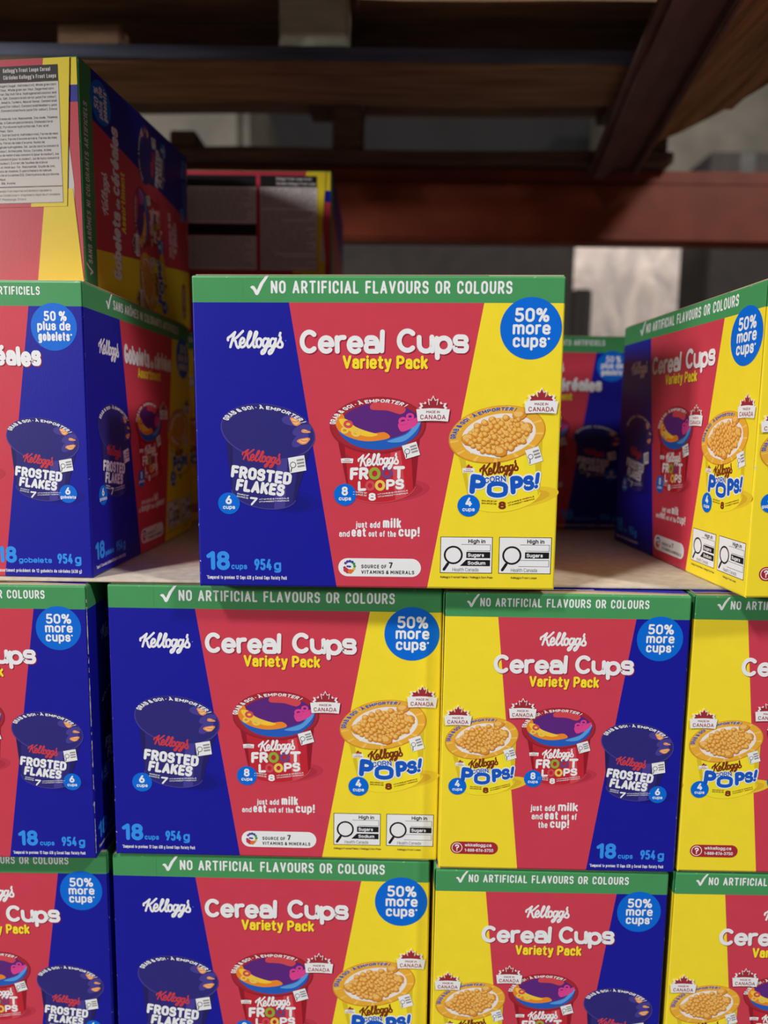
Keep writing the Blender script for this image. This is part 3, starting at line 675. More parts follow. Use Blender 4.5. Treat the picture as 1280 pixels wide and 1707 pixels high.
def carton_body():
    R = 2.0; hh = H * 1000 - 1.2
    cols = []      # per column: (face, u at bottom, u at band, corner angle or None, ink of the strip to the right)
    order = (('short_en', W * 1000, (50.5, 77), (178.8, 143.6), ('yellow', 'red', 'blue')), ('long_en', L * 1000, (84.3, 124.6), (251.3, 206.0), ('blue', 'red', 'yellow')),
             ('short_fr', W * 1000, (50.5, 77), (178.8, 143.6), ('yellow', 'red', 'blue')), ('long_fr', L * 1000, (84.3, 124.6), (251.3, 206.0), ('blue', 'red', 'yellow')))
    zs = [(0, R * .9), (R * .3, R * .3), (R, 0), (BAND, 0), (hh - R, 0), (hh - R * .3, R * .3), (hh, R * .9)]
    for fc, wid, b1, b2, ks in order:
        cols.append((fc, R, R, ks[0])); cols.append((fc, b1[1], b1[0], ks[1])); cols.append((fc, b2[1], b2[0], ks[2])); cols.append((fc, wid - R, wid - R, 'c' + ks[2]))
        for t in (22.5, 45, 67.5): cols.append((fc, wid, t, 'c' + ks[2]))
    verts = []; n = len(cols); kn = []
    for (z, inset) in zs:
        for (fc, ub, ut, k) in cols:
            o, u, v, nn = FR[fc]
            if k[0] == 'c' and ub > 0 and isinstance(ut, float) and ub == (W * 1000 if 'short' in fc else L * 1000):
                wid = ub; an = math.radians(ut); rr = R - inset
                q = o + u * ((wid - R + rr * math.sin(an)) * .001) - nn * ((R - rr * math.cos(an)) * .001)
            else:
                f = min(1, z / BAND); x = ub + (ut - ub) * f
                q = o + u * (x * .001) - nn * (inset * .001)
            verts.append(q + Vector((0, 0, z * .001)))
    faces = []; idx = []; mats = [im('blue'), im('red'), im('yellow'), im('green'), im('kraft'), ink('ink_worn_blue', INK['blue'], worn=True), ink('ink_worn_yellow', INK['yellow'], worn=True), ink('ink_worn_green', INK['green'], worn=True)]
    mm = {'blue': 0, 'red': 1, 'yellow': 2, 'cblue': 5, 'cyellow': 6}
    for r in range(len(zs) - 1):
        for c in range(n):
            d = (c + 1) % n
            faces.append((r * n + c, r * n + d, (r + 1) * n + d, (r + 1) * n + c))
            k = mm[cols[c][3]]
            if r >= 3: k = 7 if (k >= 5 or r >= 4) else 3
            idx.append(k)
    faces.append(tuple((len(zs) - 1) * n + c for c in range(n))); idx.append(4)
    faces.append(tuple(reversed(range(n)))); idx.append(4)
    return part(link_mesh('carton_body', verts, faces, mats, idx, proto), 'all')
carton_body()
def flap(name, outline, z0, z1, zones, face='top'):
    """a closing flap of the carton top: a thin slab with printed zones; outline and zones in top-panel mm"""
    o, u, v, n = FR['top']; o = o - Vector((0, 0, H))
    P = lambda x, y, z: o + u * (x * .001) + v * (y * .001) + n * z
    vs, fs, ix, names = [], [], [], []
    def add(poly, k):
        if k not in names: names.append(k)
        b = len(vs); vs.extend(poly); fs.append(tuple(range(b, b + len(poly)))); ix.append(names.index(k))
    for poly, k in zones: add([P(x, y, z1) for x, y in poly], k)
    m = len(outline)
    for i in range(m):
        a, b = outline[i], outline[(i + 1) % m]
        add([P(a[0], a[1], z0), P(b[0], b[1], z0), P(b[0], b[1], z1), P(a[0], a[1], z1)], 'kraft')
    add([P(x, y, z0) for x, y in reversed(outline)], 'kraft')
    return part(link_mesh(name, vs, fs, [im(k) for k in names], ix, proto), face)
wl = W * 1000
SIDE = [(1.5, 1.5), (318.5, 1.5), (318.5, wl - 1.5), (1.5, wl - 1.5)]
flap('dust_flap', [(255, 2), (318, 2), (318, wl - 2), (255, wl - 2)], H - .0013, H - .0008,
     [([(255, 2), (318, 2), (318, 16), (255, 16)], 'yellow'), ([(255, 16), (318, 16), (318, 186), (255, 186)], 'red'), ([(255, 186), (318, 186), (318, 202), (255, 202)], 'blue'), ([(255, 202), (318, 202), (318, wl - 2), (255, wl - 2)], 'yellow')], 'all')
flap('glue_tab', [(296, 88), (310.5, 88), (311, 108), (305, 168), (298, 168)], H - .0008, H - .00055, [([(296, 88), (310.5, 88), (311, 108), (305, 168), (298, 168)], 'label')], 'all')
flap('tuck_flap', [(4, 2), (318.5, 2), (309.5, 104), (13, 104)], H - .0008, H - .0003,
     [([(4, 2), (58, 2), (46, 104), (13, 104)], 'blue'), ([(58, 2), (266, 2), (280, 104), (46, 104)], 'red'), ([(266, 2), (318.5, 2), (309.5, 104), (280, 104)], 'yellow')], 'all')
flap('closing_flap', [(14, 87), (303, 87), (311.5, wl - 2), (6, wl - 2)], H - .0003, H + .0003,
     [([(14, 87), (46, 87), (38, wl - 2), (6, wl - 2)], 'blue'), ([(46, 87), (264, 87), (284, wl - 2), (38, wl - 2)], 'red'), ([(264, 87), (303, 87), (311.5, wl - 2), (284, wl - 2)], 'yellow')], 'all')
def ingredients_label():
    o, u, v, n = FR['top']; fr = (o + n * .0003, u, v, n)
    a = Art()
    hd = [(218, 299, 206, 221), (114, 212, 206, 221), (114, 212, 139, 154), (20, 108, 206, 221)]
    wh = [(218, 299, 107, 205.4), (218, 299, 91, 106), (114, 212, 155, 205.4), (114, 212, 91, 138), (20, 108, 91, 205.4)]
    a.layer(1)
    for x0, x1, y0, y1 in wh:
        a.layer(1).rect(x0 - .4, y0 - .4, x1 + .4, y1 + .4, 'black'); a.layer(2).rect(x0, y0, x1, y1, 'label')
    for x0, x1, y0, y1 in hd: a.layer(2).rect(x0, y0, x1, y1, 'black')
    a.layer(3)
    q = dict(seg=1, cap=2)
    a.text("Kellogg's Froot Loops Cereal", 241, 291, 215, 4.0, .17, 'label', gap=.12, **q); a.text("C\u00e9r\u00e9ales Kellogg's Froot Loops", 241, 297, 208.6, 4.0, .17, 'label', gap=.12, **q)
    rows = ["Ingredients: Sugars (sugar, maltodextrin), Whole grain corn", "flour, Wheat flour, Whole grain oat flour, Degermed corn", "flour, Corn bran, Oat hull fibre, Hydrogenated coconut and",
            "vegetable oils, Salt, Concentrated carrot juice (for colour),", "Anthocyanins, Annatto, Turmeric, Natural flavour, Concentrated", "watermelon juice (for colour), Concentrated blueberry juice",
            "(for colour), Concentrated huito juice (for colour), Stevia", "leaf extract.", "Vitamins and minerals: Iron, Niacinamide, Zinc oxide, Thiamine", "hydrochloride, d-Calcium pantothenate, Cholecalciferol", "(vitamin D3), Pyridoxine hydrochloride, Folic acid.",
            "Contains: Wheat, Oats.", "Ingr\u00e9dients: Sucres (sucre, maltodextrine), Farine de ma\u00efs", "\u00e0 grains entiers, Farine d'avoine enti\u00e8re, Farine de ma\u00efs", "Son de ma\u00efs, Fibres de bale d'avoine, Huiles de", "coco et v\u00e9g\u00e9tale hydrog\u00e9n\u00e9es, Sel, Jus de carotte concentr\u00e9",
            "(pour la couleur), Anthocyane, Rocou, Curcuma, Ar\u00f4me", "naturel, Jus de melon d'eau concentr\u00e9 (pour la couleur), Jus", "de bleuet concentr\u00e9 (pour la couleur), Jus de huito concentr\u00e9", "(pour la couleur), Extrait de feuilles de st\u00e9via.", "Vitamines et min\u00e9raux: Fer, Niacinamide, Oxyde de zinc,",
            "Chlorhydrate de thiamine, D-pantoth\u00e9nate de calcium,", "Chol\u00e9calcif\u00e9rol (vitamine D3), Chlorhydrate de pyridoxine,", "Acide folique.", "Contient: Bl\u00e9, Avoine."]
    y = 201.5
    for i, r in enumerate(rows):
        if r and i != 7: a.text(r, 220, 220 + 76.5 * min(1, len(r) / 58.0), y, 2.5, .17, 'txt', gap=.1, space=.26, seg=1, cap=0)
        y -= 3.85
    for i, r in enumerate(("Made in Canada from imported and domestic ingredients", "Fabriqu\u00e9 au Canada \u00e0 partir d'ingr\u00e9dients import\u00e9s et canadiens", "Suite 401, Mississauga, Ontario")):
        a.text(r, 220, 220 + 76 * min(1, len(r) / 60), 101.5 - i * 4, 2.4, .12, 'txt', seg=1, cap=0, space=.26)
    rnd = random.Random(3)
    for (x0, x1, y0, y1) in ((114, 212, 155, 205.4), (114, 212, 91, 138), (20, 108, 91, 205.4)):
        yy = y1 - 4.5
        while yy > y0 + 2:
            x = x0 + 3; end = x1 - 3 - rnd.random() * 18
            while x < end:
                wd = rnd.uniform(3, 11); a.rect(x, yy, min(x + wd, end), yy + 1.3, 'grey'); x += wd + 1.3
            yy -= 3.7
    o2 = a.build('ingredients_label', fr, proto); o2['label'] = 'white ingredients list under black headings'
    return part(o2, 'top')
ingredients_label()

BOUNCE = [(0, .0), (-.01, -.03), (.0, .03), (-.02, -.02), (0, .02), (.02, -.03), (.03, .0), (.0, .03), (-.03, .05), (.02, -.02)]
def long_panel(fc, en):
    f = FR[fc]; p = lambda a, nm: part(a.build(nm, f, proto), fc)
    a = Art(); a.layer(1); check(a, 51.1, 258.5, 16.2, 16, 'white')
    a.text('NO ARTIFICIAL FLAVOURS OR COLOURS' if en else 'SANS AR\u00d4MES NI COLORANTS ARTIFICIELS', 68.9, 274.8, 260.0, 10.8 if en else 9.6, .165, 'white', gap=.13, space=.4, seg=4)
    p(a, 'banner_lettering')
    a = Art(); a.layer(1); script(a, 30.5, 79.5, 214.5, 'white', 4.3); a.stroke([(81.2, 220), (81.2, 220.2)], .9, 'sky'); p(a, 'brand_lettering')
    a = Art()
    for kk, dx, lay in (('deepred', .9, 0), ('white', 0, 3)):
        a.layer(lay)
        if en:
            a.text('Cereal', 93.2 + dx, 166.5 + dx, 209.3 - dx, 20.3, .205, kk, gap=.0, seg=6, bounce=BOUNCE, cap=6, wide=1.6)
            a.text('Cups', 177 + dx, 239.2 + dx, 209.6 - dx, 20.6, .205, kk, gap=.0, seg=6, bounce=BOUNCE[6:], cap=6, wide=1.6)
        else:
            a.text('Gobelets', 93.2 + dx, 168 + dx, 209.3 - dx, 20.5, .22, kk, gap=.0, seg=5, bounce=BOUNCE, cap=6, wide=1.6)
            a.text('de', 171 + dx, 181.5 + dx, 209.5 - dx, 10, .22, kk, gap=.04, seg=4)
            a.text('c\u00e9r\u00e9ales', 184 + dx, 243 + dx, 209.6 - dx, 20, .22, kk, gap=.0, seg=5, bounce=BOUNCE[2:], cap=6, wide=1.6)
    p(a, 'title_lettering')
    a = Art()
    for kk, dx, lay in (('deepred', .7, 0), ('lemon', 0, 3)):
        a.layer(lay); a.text('Variety Pack' if en else 'Assortiment', 130.3 + dx, 204 + dx, 196.3 - dx, 11.6, .2, kk, gap=.05, seg=4)
    p(a, 'subtitle_lettering')
    badge(fc, 291.6, 231.3, 26.3, en)
    word = 'cups' if en else 'gobelets'
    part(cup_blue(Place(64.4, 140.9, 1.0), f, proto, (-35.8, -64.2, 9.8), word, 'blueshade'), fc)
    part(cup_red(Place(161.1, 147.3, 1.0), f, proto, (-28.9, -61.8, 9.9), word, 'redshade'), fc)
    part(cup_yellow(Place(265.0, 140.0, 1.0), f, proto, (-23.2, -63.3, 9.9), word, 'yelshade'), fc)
    for x, y in ((209, 156.4), (302.5, 163.8)):
        a = Art(); emblem(a, x, y, 29); shift(a, 30); p(a, 'origin_emblem')
    a = Art(); a.layer(1)
    if en:
        a.text('just add', 141.7, 163.5, 55.6, 5.8, .17, 'white'); a.text('milk', 166, 182.3, 55.7, 9, .2, 'white')
        a.text('and', 126.9, 136.4, 47.2, 5.6, .17, 'white'); a.text('eat', 138, 151, 47.4, 8.6, .2, 'white'); a.text('out of the', 153.3, 177.7, 47.5, 5.6, .17, 'white'); a.text('cup!', 180, 198.8, 47.9, 9, .2, 'white')
    else:
        a.text('juste ajouter du', 130, 168, 55.6, 5.4, .17, 'white'); a.text('lait', 171, 184, 55.7, 9, .2, 'white')
        a.text('et', 122, 127, 47.2, 5.6, .17, 'white'); a.text('manger', 129, 158, 47.4, 8, .2, 'white'); a.text('dans le', 160, 176, 47.5, 5.6, .17, 'white'); a.text('gobelet!', 178, 206, 47.9, 8, .2, 'white')
    p(a, 'slogan_lettering')
    a = Art(); a.layer(1).pill(126.1, 10.8, 200.4, 27.6, 'white'); a.layer(2)
    for i, k in enumerate(('ring_f', 'ring_e', 'ring_e', 'ring_d', 'ring_d', 'ring_c', 'ring_b', 'ring_b', 'ring_a', 'ring_a', 'ring_a', 'ring_f')):
        t = PI * 1.08 + i * 2 * PI / 12 * .93; r = 1.3 + (.9 if i in (1, 2, 3) else 0)
        a.ellipse(136.2 + 4.6 * math.cos(t), 20 + 4.8 * math.sin(t), r, r, k, n=14)
    a.ellipse(134.6, 20, 1.3, 1, 'ring_f', n=10); a.ellipse(136.4, 19.8, 1.3, 1, 'ring_a', n=10)
    a.text('SOURCE OF' if en else 'SOURCE DE', 146.8, 169.5, 18.4, 3.4, .2, 'txt', gap=.2, seg=3); a.text('7', 171.5, 175, 18.6, 5.6, .22, 'txt')
    a.text('VITAMINS & MINERALS' if en else 'VITAMINES ET MIN\u00c9RAUX'.replace('\u00c9', 'E'), 146.8, 194.4, 13.2, 3.4, .2, 'txt', gap=.2, seg=3)
    p(a, 'vitamin_pill')
    a = Art(); symbol(a, 217.5, 14.9, 46.4, 33.4, True); p(a, 'nutrition_symbol')
    a = Art(); symbol(a, 269.6, 14.9, 46.6, 33.6, False); p(a, 'nutrition_symbol')
    a = Art(); a.layer(1)
    a.text('18', 6.8, 28.1, 15.2, 17.6, .22, 'sky', seg=6, gap=.06); a.text(word, 29.4, 43.7 if en else 50, 19.2 - 3, 5.4, .2, 'sky')
    o = 0 if en else 6
    a.text('954', 50.2 + o, 66 + o, 15.5, 10.6, .19, 'sky', gap=.05); a.text('g', 68 + o, 74.5 + o, 15.5, 9.6, .2, 'sky')
    p(a, 'weight_lettering')
    a = Art(); a.layer(1)
    a.text('*Compared to previous 12 Cups 638 g Cereal Cups Variety Pack' if en else "* Compar\u00e9 \u00e0 l'assortiment pr\u00e9c\u00e9dent de 12 gobelets de c\u00e9r\u00e9ales (638 g)", 6.7, 79.5, 6.9, 3.4, .13, 'white', seg=2, cap=2, space=.3)
    p(a, 'footnote_lettering')
    a = Art(); a.layer(1)
    a.text("Kellogg's Frosted Flakes / Kellogg's Corn Pops", 217.9, 264.6, 10.2, 2.0, .14, 'txt', seg=1, cap=0); p(a, 'notice_footnote'); a = Art(); a.layer(1); a.text("Kellogg's Froot Loops", 281, 304, 10.2, 2.0, .14, 'txt', seg=1, cap=0); p(a, 'notice_footnote')
def shift(a, dz): a.v = [(x, y, z + dz) for x, y, z in a.v]
def badge(fc, x, y, r, en):
    f = FR[fc]
    a = Art(); a.layer(2).ellipse(x, y, r, r, 'badge', n=72); o = part(a.build('round_badge', f, proto), fc)
    a = Art(); s = r / 26.3
    T = lambda t, x0, x1, yy, h, w=.185, **k: a.text(t, x + x0 * s, x + x1 * s, y + yy * s, h * s, w, 'white', seg=5, **k)
    a.layer(4)
    if en:
        T('50%', -14, 15.2, 5.4, 11.8); T('more', -15.6, 16.6, -5.2, 11.2, .19, gap=.09); T('cups', -15.2, 13.6, -16.1, 11.2, .19, gap=.09); T('*', 14.2, 16.6, -15.5, 8, .15)
    else:
        T('50 %', -11, 15, 6.4, 11, space=.22); T('plus de', -19, 19, -4, 10.4, .19, gap=.08); T('gobelets', -18.2, 17.6, -15.6, 10.4, .19, gap=.07); T('*', 18.2, 20.6, -15.5, 8, .15)
    a.build('badge_lettering', f, o)
def short_panel(fc, en):
    f = FR[fc]; p = lambda a, nm: part(a.build(nm, f, proto), fc)
    a = Art(); a.layer(1); check(a, 20.9, 261.5, 12.2, 12.4, 'white')
    a.text('NO ARTIFICIAL FLAVOURS OR COLOURS' if en else 'SANS AR\u00d4MES NI COLORANTS ARTIFICIELS', 33.4, 190, 262.3, 8.3 if en else 7.6, .165, 'white', gap=.13, space=.4, seg=4)
    p(a, 'banner_lettering')
    a = Art(); a.layer(1); script(a, 90.4, 133.9, 226.5, 'white', 4.4); p(a, 'brand_lettering')
    a = Art()
    for kk, dx, lay in (('deepred', .8, 0), ('white', 0, 3)):
        a.layer(lay)
        if en:
            a.text('Cereal', 47.7 + dx, 116.8 + dx, 198.3 - dx, 18.2, .205, kk, gap=.0, seg=6, bounce=BOUNCE, cap=6, wide=1.6)
            a.text('Cups', 124 + dx, 179.2 + dx, 198.3 - dx, 18.2, .205, kk, gap=.0, seg=6, bounce=BOUNCE[6:], cap=6, wide=1.6)
        else:
            a.text('Gobelets', 28 + dx, 101 + dx, 198.3 - dx, 18.4, .22, kk, gap=.0, seg=5, bounce=BOUNCE, cap=6, wide=1.6)
            a.text('de', 104.5 + dx, 115 + dx, 198.5 - dx, 9.4, .22, kk, gap=.04, seg=4)
            a.text('c\u00e9r\u00e9ales', 118 + dx, 188.5 + dx, 198.3 - dx, 18, .22, kk, gap=.0, seg=5, bounce=BOUNCE[2:], cap=6, wide=1.6)
    p(a, 'title_lettering')
    a = Art()
    for kk, dx, lay in (('deepred', .7, 0), ('lemon', 0, 3)):
        a.layer(lay); a.text('Variety Pack' if en else 'Assortiment', 81.7 + dx, 147.2 + dx, 185.6 - dx, 10.6, .2, kk, gap=.05, seg=4)
    p(a, 'subtitle_lettering')
    badge(fc, 201.6, 234.0, 21.4, en)
    word = 'cups' if en else 'gobelets'; s = .83
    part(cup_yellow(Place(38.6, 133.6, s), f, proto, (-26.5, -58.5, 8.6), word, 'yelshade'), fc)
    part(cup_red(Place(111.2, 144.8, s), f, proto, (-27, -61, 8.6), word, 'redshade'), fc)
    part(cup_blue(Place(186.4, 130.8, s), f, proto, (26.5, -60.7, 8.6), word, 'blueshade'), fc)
    for x, y in ((15.4, 151.2), (76.4, 159.3)):
        a = Art(); emblem(a, x, y, 26); shift(a, 30); p(a, 'origin_emblem')
    a = Art(); a.layer(1)
    if en:
        a.text('just add', 87.6, 111, 61.3, 6.4, .17, 'white'); a.text('milk', 114, 133.1, 61.6, 8.8, .2, 'white')
        a.text('and', 89, 99.6, 52.6, 6.4, .17, 'white'); a.text('eat', 101.5, 114.5, 52.7, 8.8, .2, 'white'); a.text('out of', 117.5, 132.3, 52.8, 6.4, .17, 'white')
        a.text('the', 95.6, 104.6, 43.9, 6.4, .17, 'white'); a.text('cup!', 107, 125.3, 44.2, 8.8, .2, 'white')
    else:
        a.text('juste ajouter', 84, 118, 61.3, 6, .17, 'white'); a.text('du lait', 120, 138, 61.6, 8, .2, 'white')
        a.text('et manger dans', 84, 124, 52.6, 6, .17, 'white'); a.text('le gobelet!', 92, 130, 43.6, 8, .2, 'white')
    p(a, 'slogan_lettering')
    a = Art(); a.layer(1).pill(11.4, 15.4, 57.6, 28.2, 'bark'); a.layer(2).ellipse(17.9, 21.8, 5.2, 5.2, 'white', n=28); a.layer(3).ellipse(17.9, 21.8, 4.5, 4.5, 'bark', n=28)
    a.layer(4).text('?', 15.9, 19.9, 18.6, 6.6, .2, 'white'); a.layer(3).text('wkkellogg.ca', 25.3, 51.2, 23.2, 3.3, .17, 'white', seg=3); a.text('1-888-876-3750', 25.3, 53, 17.9, 3.2, .17, 'white', seg=3)
    p(a, 'contact_pill')
    a = Art(); a.layer(1)
    x = 0 if en else -16
    a.text('18', 152.8 + x, 172.1 + x, 13.4, 16, .22, 'sky', seg=6, gap=.06); a.text(word, 174 + x, 188.3 if en else 190, 13.8, 5.2, .2, 'sky')
    a.text('954', 195.4, 210.2, 13.4, 9.8, .19, 'sky', gap=.05); a.text('g', 212.2, 218.4, 13.4, 9, .2, 'sky')
    p(a, 'weight_lettering')
    a = Art(); a.layer(1)
    a.text('*Compared to previous 12 Cups 638 g Cereal Cups Variety Pack' if en else "* Compar\u00e9 \u00e0 l'assortiment pr\u00e9c\u00e9dent de 12 gobelets de c\u00e9r\u00e9ales (638 g)", 146.9 if en else 118, 218.3, 4.6, 3.3, .13, 'white', seg=2, cap=2, space=.3)
    p(a, 'footnote_lettering')
long_panel('long_en', True); short_panel('short_en', True); short_panel('short_fr', False); long_panel('long_fr', False)

ROT0 = {'long_en': Matrix.Rotation(-PI / 2, 3, 'Z'), 'short_en': Matrix.Rotation(0, 3, 'Z'), 'short_fr': Matrix.Rotation(PI, 3, 'Z'),
        'on_side': Matrix(((0, 1, 0), (0, 0, -1), (-1, 0, 0)))}
CORN = {('long_en', 'l'): (hx, -hy, 0), ('short_en', 'l'): (-hx, -hy, 0), ('short_en', 'r'): (hx, -hy, 0), ('short_fr', 'r'): (-hx, hy, 0), ('short_fr', 'l'): (hx, hy, 0), ('on_side', 'r'): (hx, hy, H)}
PLACED = [0]
def carton(front, corner, at, z, yaw, faces, label, rx=0, ry=0):
    """stand a copy of the carton with the named panel to the aisle; 'at' is its lower front corner"""
    root = proto if PLACED[0] == 0 else proto.copy()
    if PLACED[0]: root.scale = (1, 1, 1)
    root['label'] = label
    if PLACED[0]: C.objects.link(root)
    PLACED[0] += 1
    Rm = Matrix.Rotation(yaw, 3, 'Z') @ Matrix.Rotation(rx, 3, 'X') @ Matrix.Rotation(ry, 3, 'Y') @ ROT0[front]
    c = Vector(CORN[(front, corner)])
    root.matrix_world = Matrix.Translation(Vector((at[0], at[1], z)) - Rm @ c) @ Rm.to_4x4()
    if root is not proto:
        for ob, fc in PARTS:
            if fc == 'all' or fc in faces:
                cp = ob.copy(); C.objects.link(cp); cp.parent = root
                for ch in ob.children:
                    d = ch.copy(); C.objects.link(d); d.parent = cp
    return root

# ------------------------------------------------------------------ the setting
def slab(name, lo, hi, mat): return struct(bevel_box(name, lo, hi, mat, b=.002))
slab('floor', (-4, -6, -.1), (5, 6, .0008), M_CONCRETE)
slab('wall_back', (-4, 5.2, 0), (5, 5.3, 5), M_WALL)

# ------------------------------------------------------------------ the stack
ZT = ZC - 0.1545; GAP = 0.0033; ZB = ZT + GAP + .0004; Z2 = ZT - H; Z3 = Z2 - H - .0012
carton('long_en', 'l', (-0.1665, 0.6445), ZB, -.0232, (), 'cereal carton standing alone in the centre, big blue, red and yellow front facing the aisle', .014, -.006)
proto.scale = (1, 1.010, 1)
# the first carton keeps every part; the copies take only the panels that can be seen
carton('long_en', 'l', (-0.2634, 0.6690), ZT - H, -.0140, ('long_en', 'short_fr', 'short_en'), 'wide middle-row carton with the blue panel at its left, under the centre carton')
carton('short_en', 'l', (0.0572, 0.6528), ZT - H, -.0135, ('short_en', 'long_en'), 'narrow middle-row carton with yellow panel at left, right of the wide blue-first one')
carton('short_en', 'l', (0.2900, 0.6525), ZT - H, -.0125, ('short_en', 'long_fr'), 'narrow yellow-first carton cut off by the right edge, middle row')
worn = carton('short_en', 'r', (-0.2791, 0.6603), ZT - H, 0, ('short_en', 'long_en'), 'middle-row carton cut off at left with white worn corner edge')
carton('long_en', 'l', (-0.2694, 0.6725), Z3, -.018, ('long_en', 'short_en'), 'wide bottom-row carton with the blue panel at left, cut off by the lower edge')
carton('short_en', 'l', (0.0542, 0.6545), Z3, -.008, ('short_en',), 'narrow bottom-row carton with yellow panel at left, right of the wide one')
carton('short_en', 'l', (0.2895, 0.6544), Z3, -.006, ('short_en',), 'bottom-row carton in the lower right corner, mostly out of view')
carton('short_en', 'r', (-0.2745, 0.6743), Z3, 0, ('short_en', 'long_en'), 'bottom-row carton in the lower left corner with blue panel at right')
carton('short_fr', 'r', (-0.2768, 0.6721), ZB, -.030, ('short_fr', 'long_fr'), 'upright carton with French lettering at left, another carton lying on top of it')
carton('short_fr', 'l', (0.3215, 0.6246), ZB, .0475, ('short_fr', 'long_en'), 'carton turned sideways at right, its long English side running back into shadow')
carton('short_fr', 'r', (0.3480, 1.0350), ZB, 0, ('short_fr',), 'blurred French carton in the back row, seen in the gap at right')
carton('short_fr', 'r', (-0.0900, 1.0600), ZB, 0, ('short_fr',), 'back-row carton almost hidden between the French carton and the centre carton')
carton('on_side', 'r', (-0.3064, 0.7542), ZB + H, -.118, ('top', 'short_fr'), 'carton lying on its side at upper left, ingredients list facing the aisle')
carton('on_side', 'r', (-0.0803, 1.0729), ZB + H, 0, ('top',), 'blurred carton lying on its side behind the centre carton, white ingredients panel visible')

rnd = random.Random(5); vs, fs = [], []
z = .006; lastok = False
while z < .272:
    w_ = rnd.choice((.00012, .0002, .0003, .00045)); d = Vector((hx - .00055, -hy + .00055, z)) + Vector((.7071, -.7071, 0)) * .00016
    t = Vector((.7071, .7071, 0)); b = len(vs)
    for q in (d - t * w_, d + t * w_): vs.append(q)
    ok = rnd.random() > .12
    if b and ok and lastok: fs.append((b - 2, b - 1, b + 1, b))
    lastok = ok; z += rnd.uniform(.0012, .004)
we = link_mesh('worn_edge', vs, fs, [im('label')], [0] * len(fs), worn); we['label'] = 'white worn crease'
sheet = bevel_box('slip_sheet', (-.62, .668, ZT + .0006), (.62, 1.42, ZT + GAP), M_KRAFT, b=.0008)
tag(sheet, 'flat tan cardboard sheet under the top row of cartons', 'cardboard sheet')

# ------------------------------------------------------------------ rack and pallet overhead
zb = ZC + .389
beam = thing('rack_beam', 'orange steel rack beam running across behind the cartons', 'rack beam', (0, 1.6, zb))
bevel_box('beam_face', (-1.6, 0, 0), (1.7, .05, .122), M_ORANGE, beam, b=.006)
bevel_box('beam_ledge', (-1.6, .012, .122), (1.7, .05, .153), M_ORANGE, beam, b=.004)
zp = ZC + .545
pal = thing('wooden_pallet', 'dark wooden pallet overhead, seen from below', 'pallet', (0, .36, zp))
for i, (y0, y1, m) in enumerate(((.13, .24, M_WOOD), (.44, .53, M_WOOD_D), (.823, .97, M_WOOD), (1.23, 1.34, M_WOOD_D))):
    bevel_box('skid_board', (-.95, y0, .003), (.60, y1, .026), m, pal, b=.003, jitter=.0025)
bevel_box('painted_edge', (-.94, .818, .006), (.59, .8225, .0255), M_WOOD_B, pal, b=.001)
for x0, wd, m in ((-.93, .11, M_WOOD_D), (-.516, .10, M_WOOD), (-.172, .108, M_WOOD_G), (.46, .12, M_WOOD_D)):
    for y0, mm in ((.14, M_WOOD_D), (.832, m), (1.24, M_WOOD_D)):
        hgt = .062 if (x0 == -.516) else .118
        bevel_box('block', (x0 if y0 != 1.24 else x0 + .053, y0, .0265), (x0 + wd if y0 != 1.24 else x0 + wd + .01, y0 + .10, hgt), mm, pal, b=.004)
for x0 in (-.93, -.172, .46):
    bevel_box('stringer_board', (x0, .13, .118), (x0 + .12, 1.34, .138), M_WOOD_D, pal, b=.003)
bevel_box('stringer_board', (-.95, .975, .0265), (.60, .995, .1375), M_WOOD_D, pal, b=.003)  # added crosswise to block the pale gap and leave a dark band
for i in range(8):
    bevel_box('deck_board', (-.95, i * .155 + .13, .138), (.70, i * .155 + .268, .16), M_WOOD if i % 3 else M_WOOD_D, pal, b=.003, jitter=.002)
bar = thing('support_bar', 'dark steel channel running back under the pallet at right', 'support bar', (.312, .80, ZC + .512))
bar.rotation_euler = (0, 0, -.135)
bevel_box('bar_flange', (0, 0, 0), (.046, .80, .032), M_BAR, bar, b=.014)
bevel_box('bar_web', (.004, 0, .024), (.098, .80, .033), M_BAR, bar, b=.003)
bevel_box('bar_lip', (.09, 0, .004), (.1, .80, .032), M_BAR, bar, b=.004)
def plate(name, outline, z0, z1, mat):
    n = len(outline); vs = [(x, y, z0) for x, y in outline] + [(x, y, z1) for x, y in outline]
    fs = [tuple(reversed(range(n))), tuple(range(n, 2 * n))] + [(i, (i + 1) % n, n + (i + 1) % n, n + i) for i in range(n)]
    return link_mesh(name, vs, fs, [mat], [0] * len(fs))
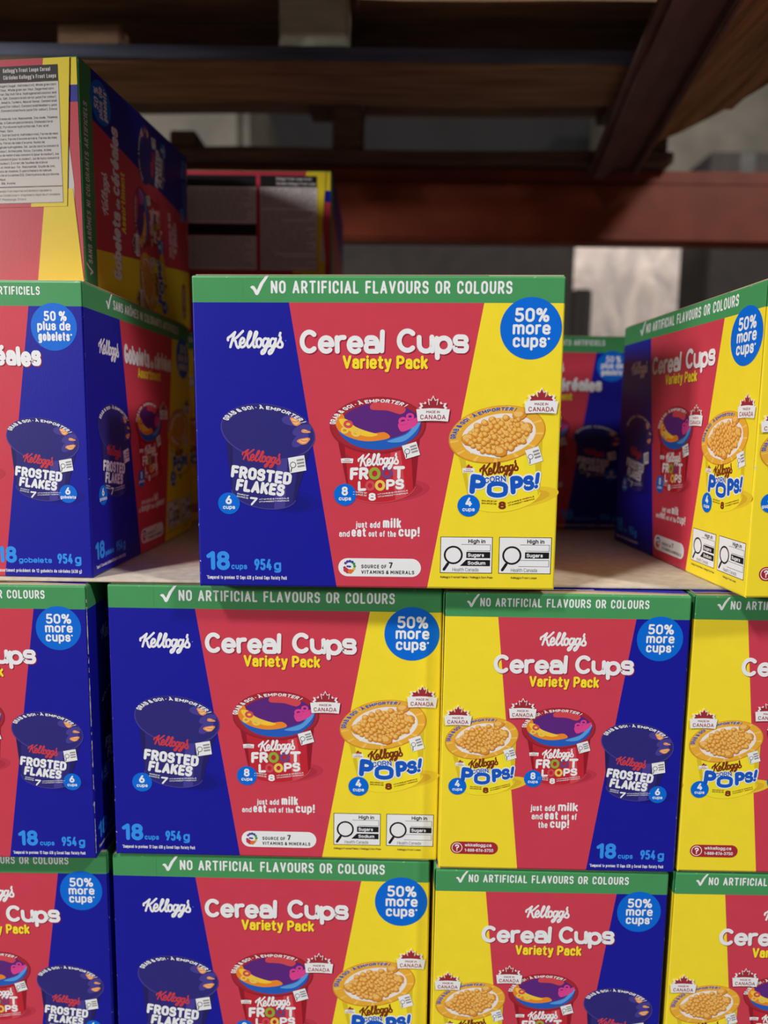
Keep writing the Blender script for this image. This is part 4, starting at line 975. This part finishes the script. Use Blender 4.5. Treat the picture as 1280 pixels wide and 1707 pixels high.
brd = plate('torn_board', [(.44, .70), (.80, .70), (.76, .95), (.70, 1.08), (.615, 1.19), (.592, 1.28), (.575, 1.34), (.545, 1.42), (.50, 1.50), (.462, 1.565), (.44, 1.592)], zp + .0, zp + .0025, M_WOOD_Y)
tag(brd, 'rough stained board with a ragged edge overhead in the upper right corner', 'board')
# ------------------------------------------------------------------ things seen through the rack, in the far aisle
load = bevel_box('wrapped_load', (.50, 3.0, .0008), (1.62, 3.9, ZC + .86), M_FILM, b=.04)
tag(load, 'pale stretch-wrapped load glowing in the far aisle, behind the centre carton', 'wrapped load')
load2 = bevel_box('wrapped_load', (-1.05, 3.0, .0008), (-.56, 3.9, ZC + 1.45), M_TAN, b=.04)
tag(load2, 'dim pale load glimpsed at upper left between the pallet and the side-lying blurred carton', 'wrapped load')
load3 = bevel_box('wrapped_load', (1.27, 4.0, .0008), (2.7, 4.8, ZC + 2.1), M_TAN, b=.04)
tag(load3, 'tall pale load in the distance, seen past the ragged board at upper right', 'wrapped load')
for (x0, x1, y0, h, lb) in ((.97, 1.12, 3.05, .50, 'dark upright carton on top of the pale wrapped load, under the ragged board'), (1.30, 1.60, 3.05, .24, 'low dark carton on top of the pale wrapped load at far right')):
    t = thing('shipping_carton', lb, 'carton', ((x0 + x1) / 2, y0, ZC + .8605)); w2 = (x1 - x0) / 2
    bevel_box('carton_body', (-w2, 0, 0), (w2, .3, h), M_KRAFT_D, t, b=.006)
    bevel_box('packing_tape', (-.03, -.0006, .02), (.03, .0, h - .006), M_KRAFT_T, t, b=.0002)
for (x0, x1, h, lb) in ((-1.5, .58, .70, 'big dark carton in shadow under the orange beam, left of the pale wrapped load'), (.99, 2.2, .70, 'big dark carton in shadow at right of the pale wrapped load'), (.582, .64, .42, 'narrow dark carton standing against the lower left of the pale wrapped load')):
    t = thing('shipping_carton', lb, 'carton', ((x0 + x1) / 2, 2.3, .0008))
    w2 = (x1 - x0) / 2
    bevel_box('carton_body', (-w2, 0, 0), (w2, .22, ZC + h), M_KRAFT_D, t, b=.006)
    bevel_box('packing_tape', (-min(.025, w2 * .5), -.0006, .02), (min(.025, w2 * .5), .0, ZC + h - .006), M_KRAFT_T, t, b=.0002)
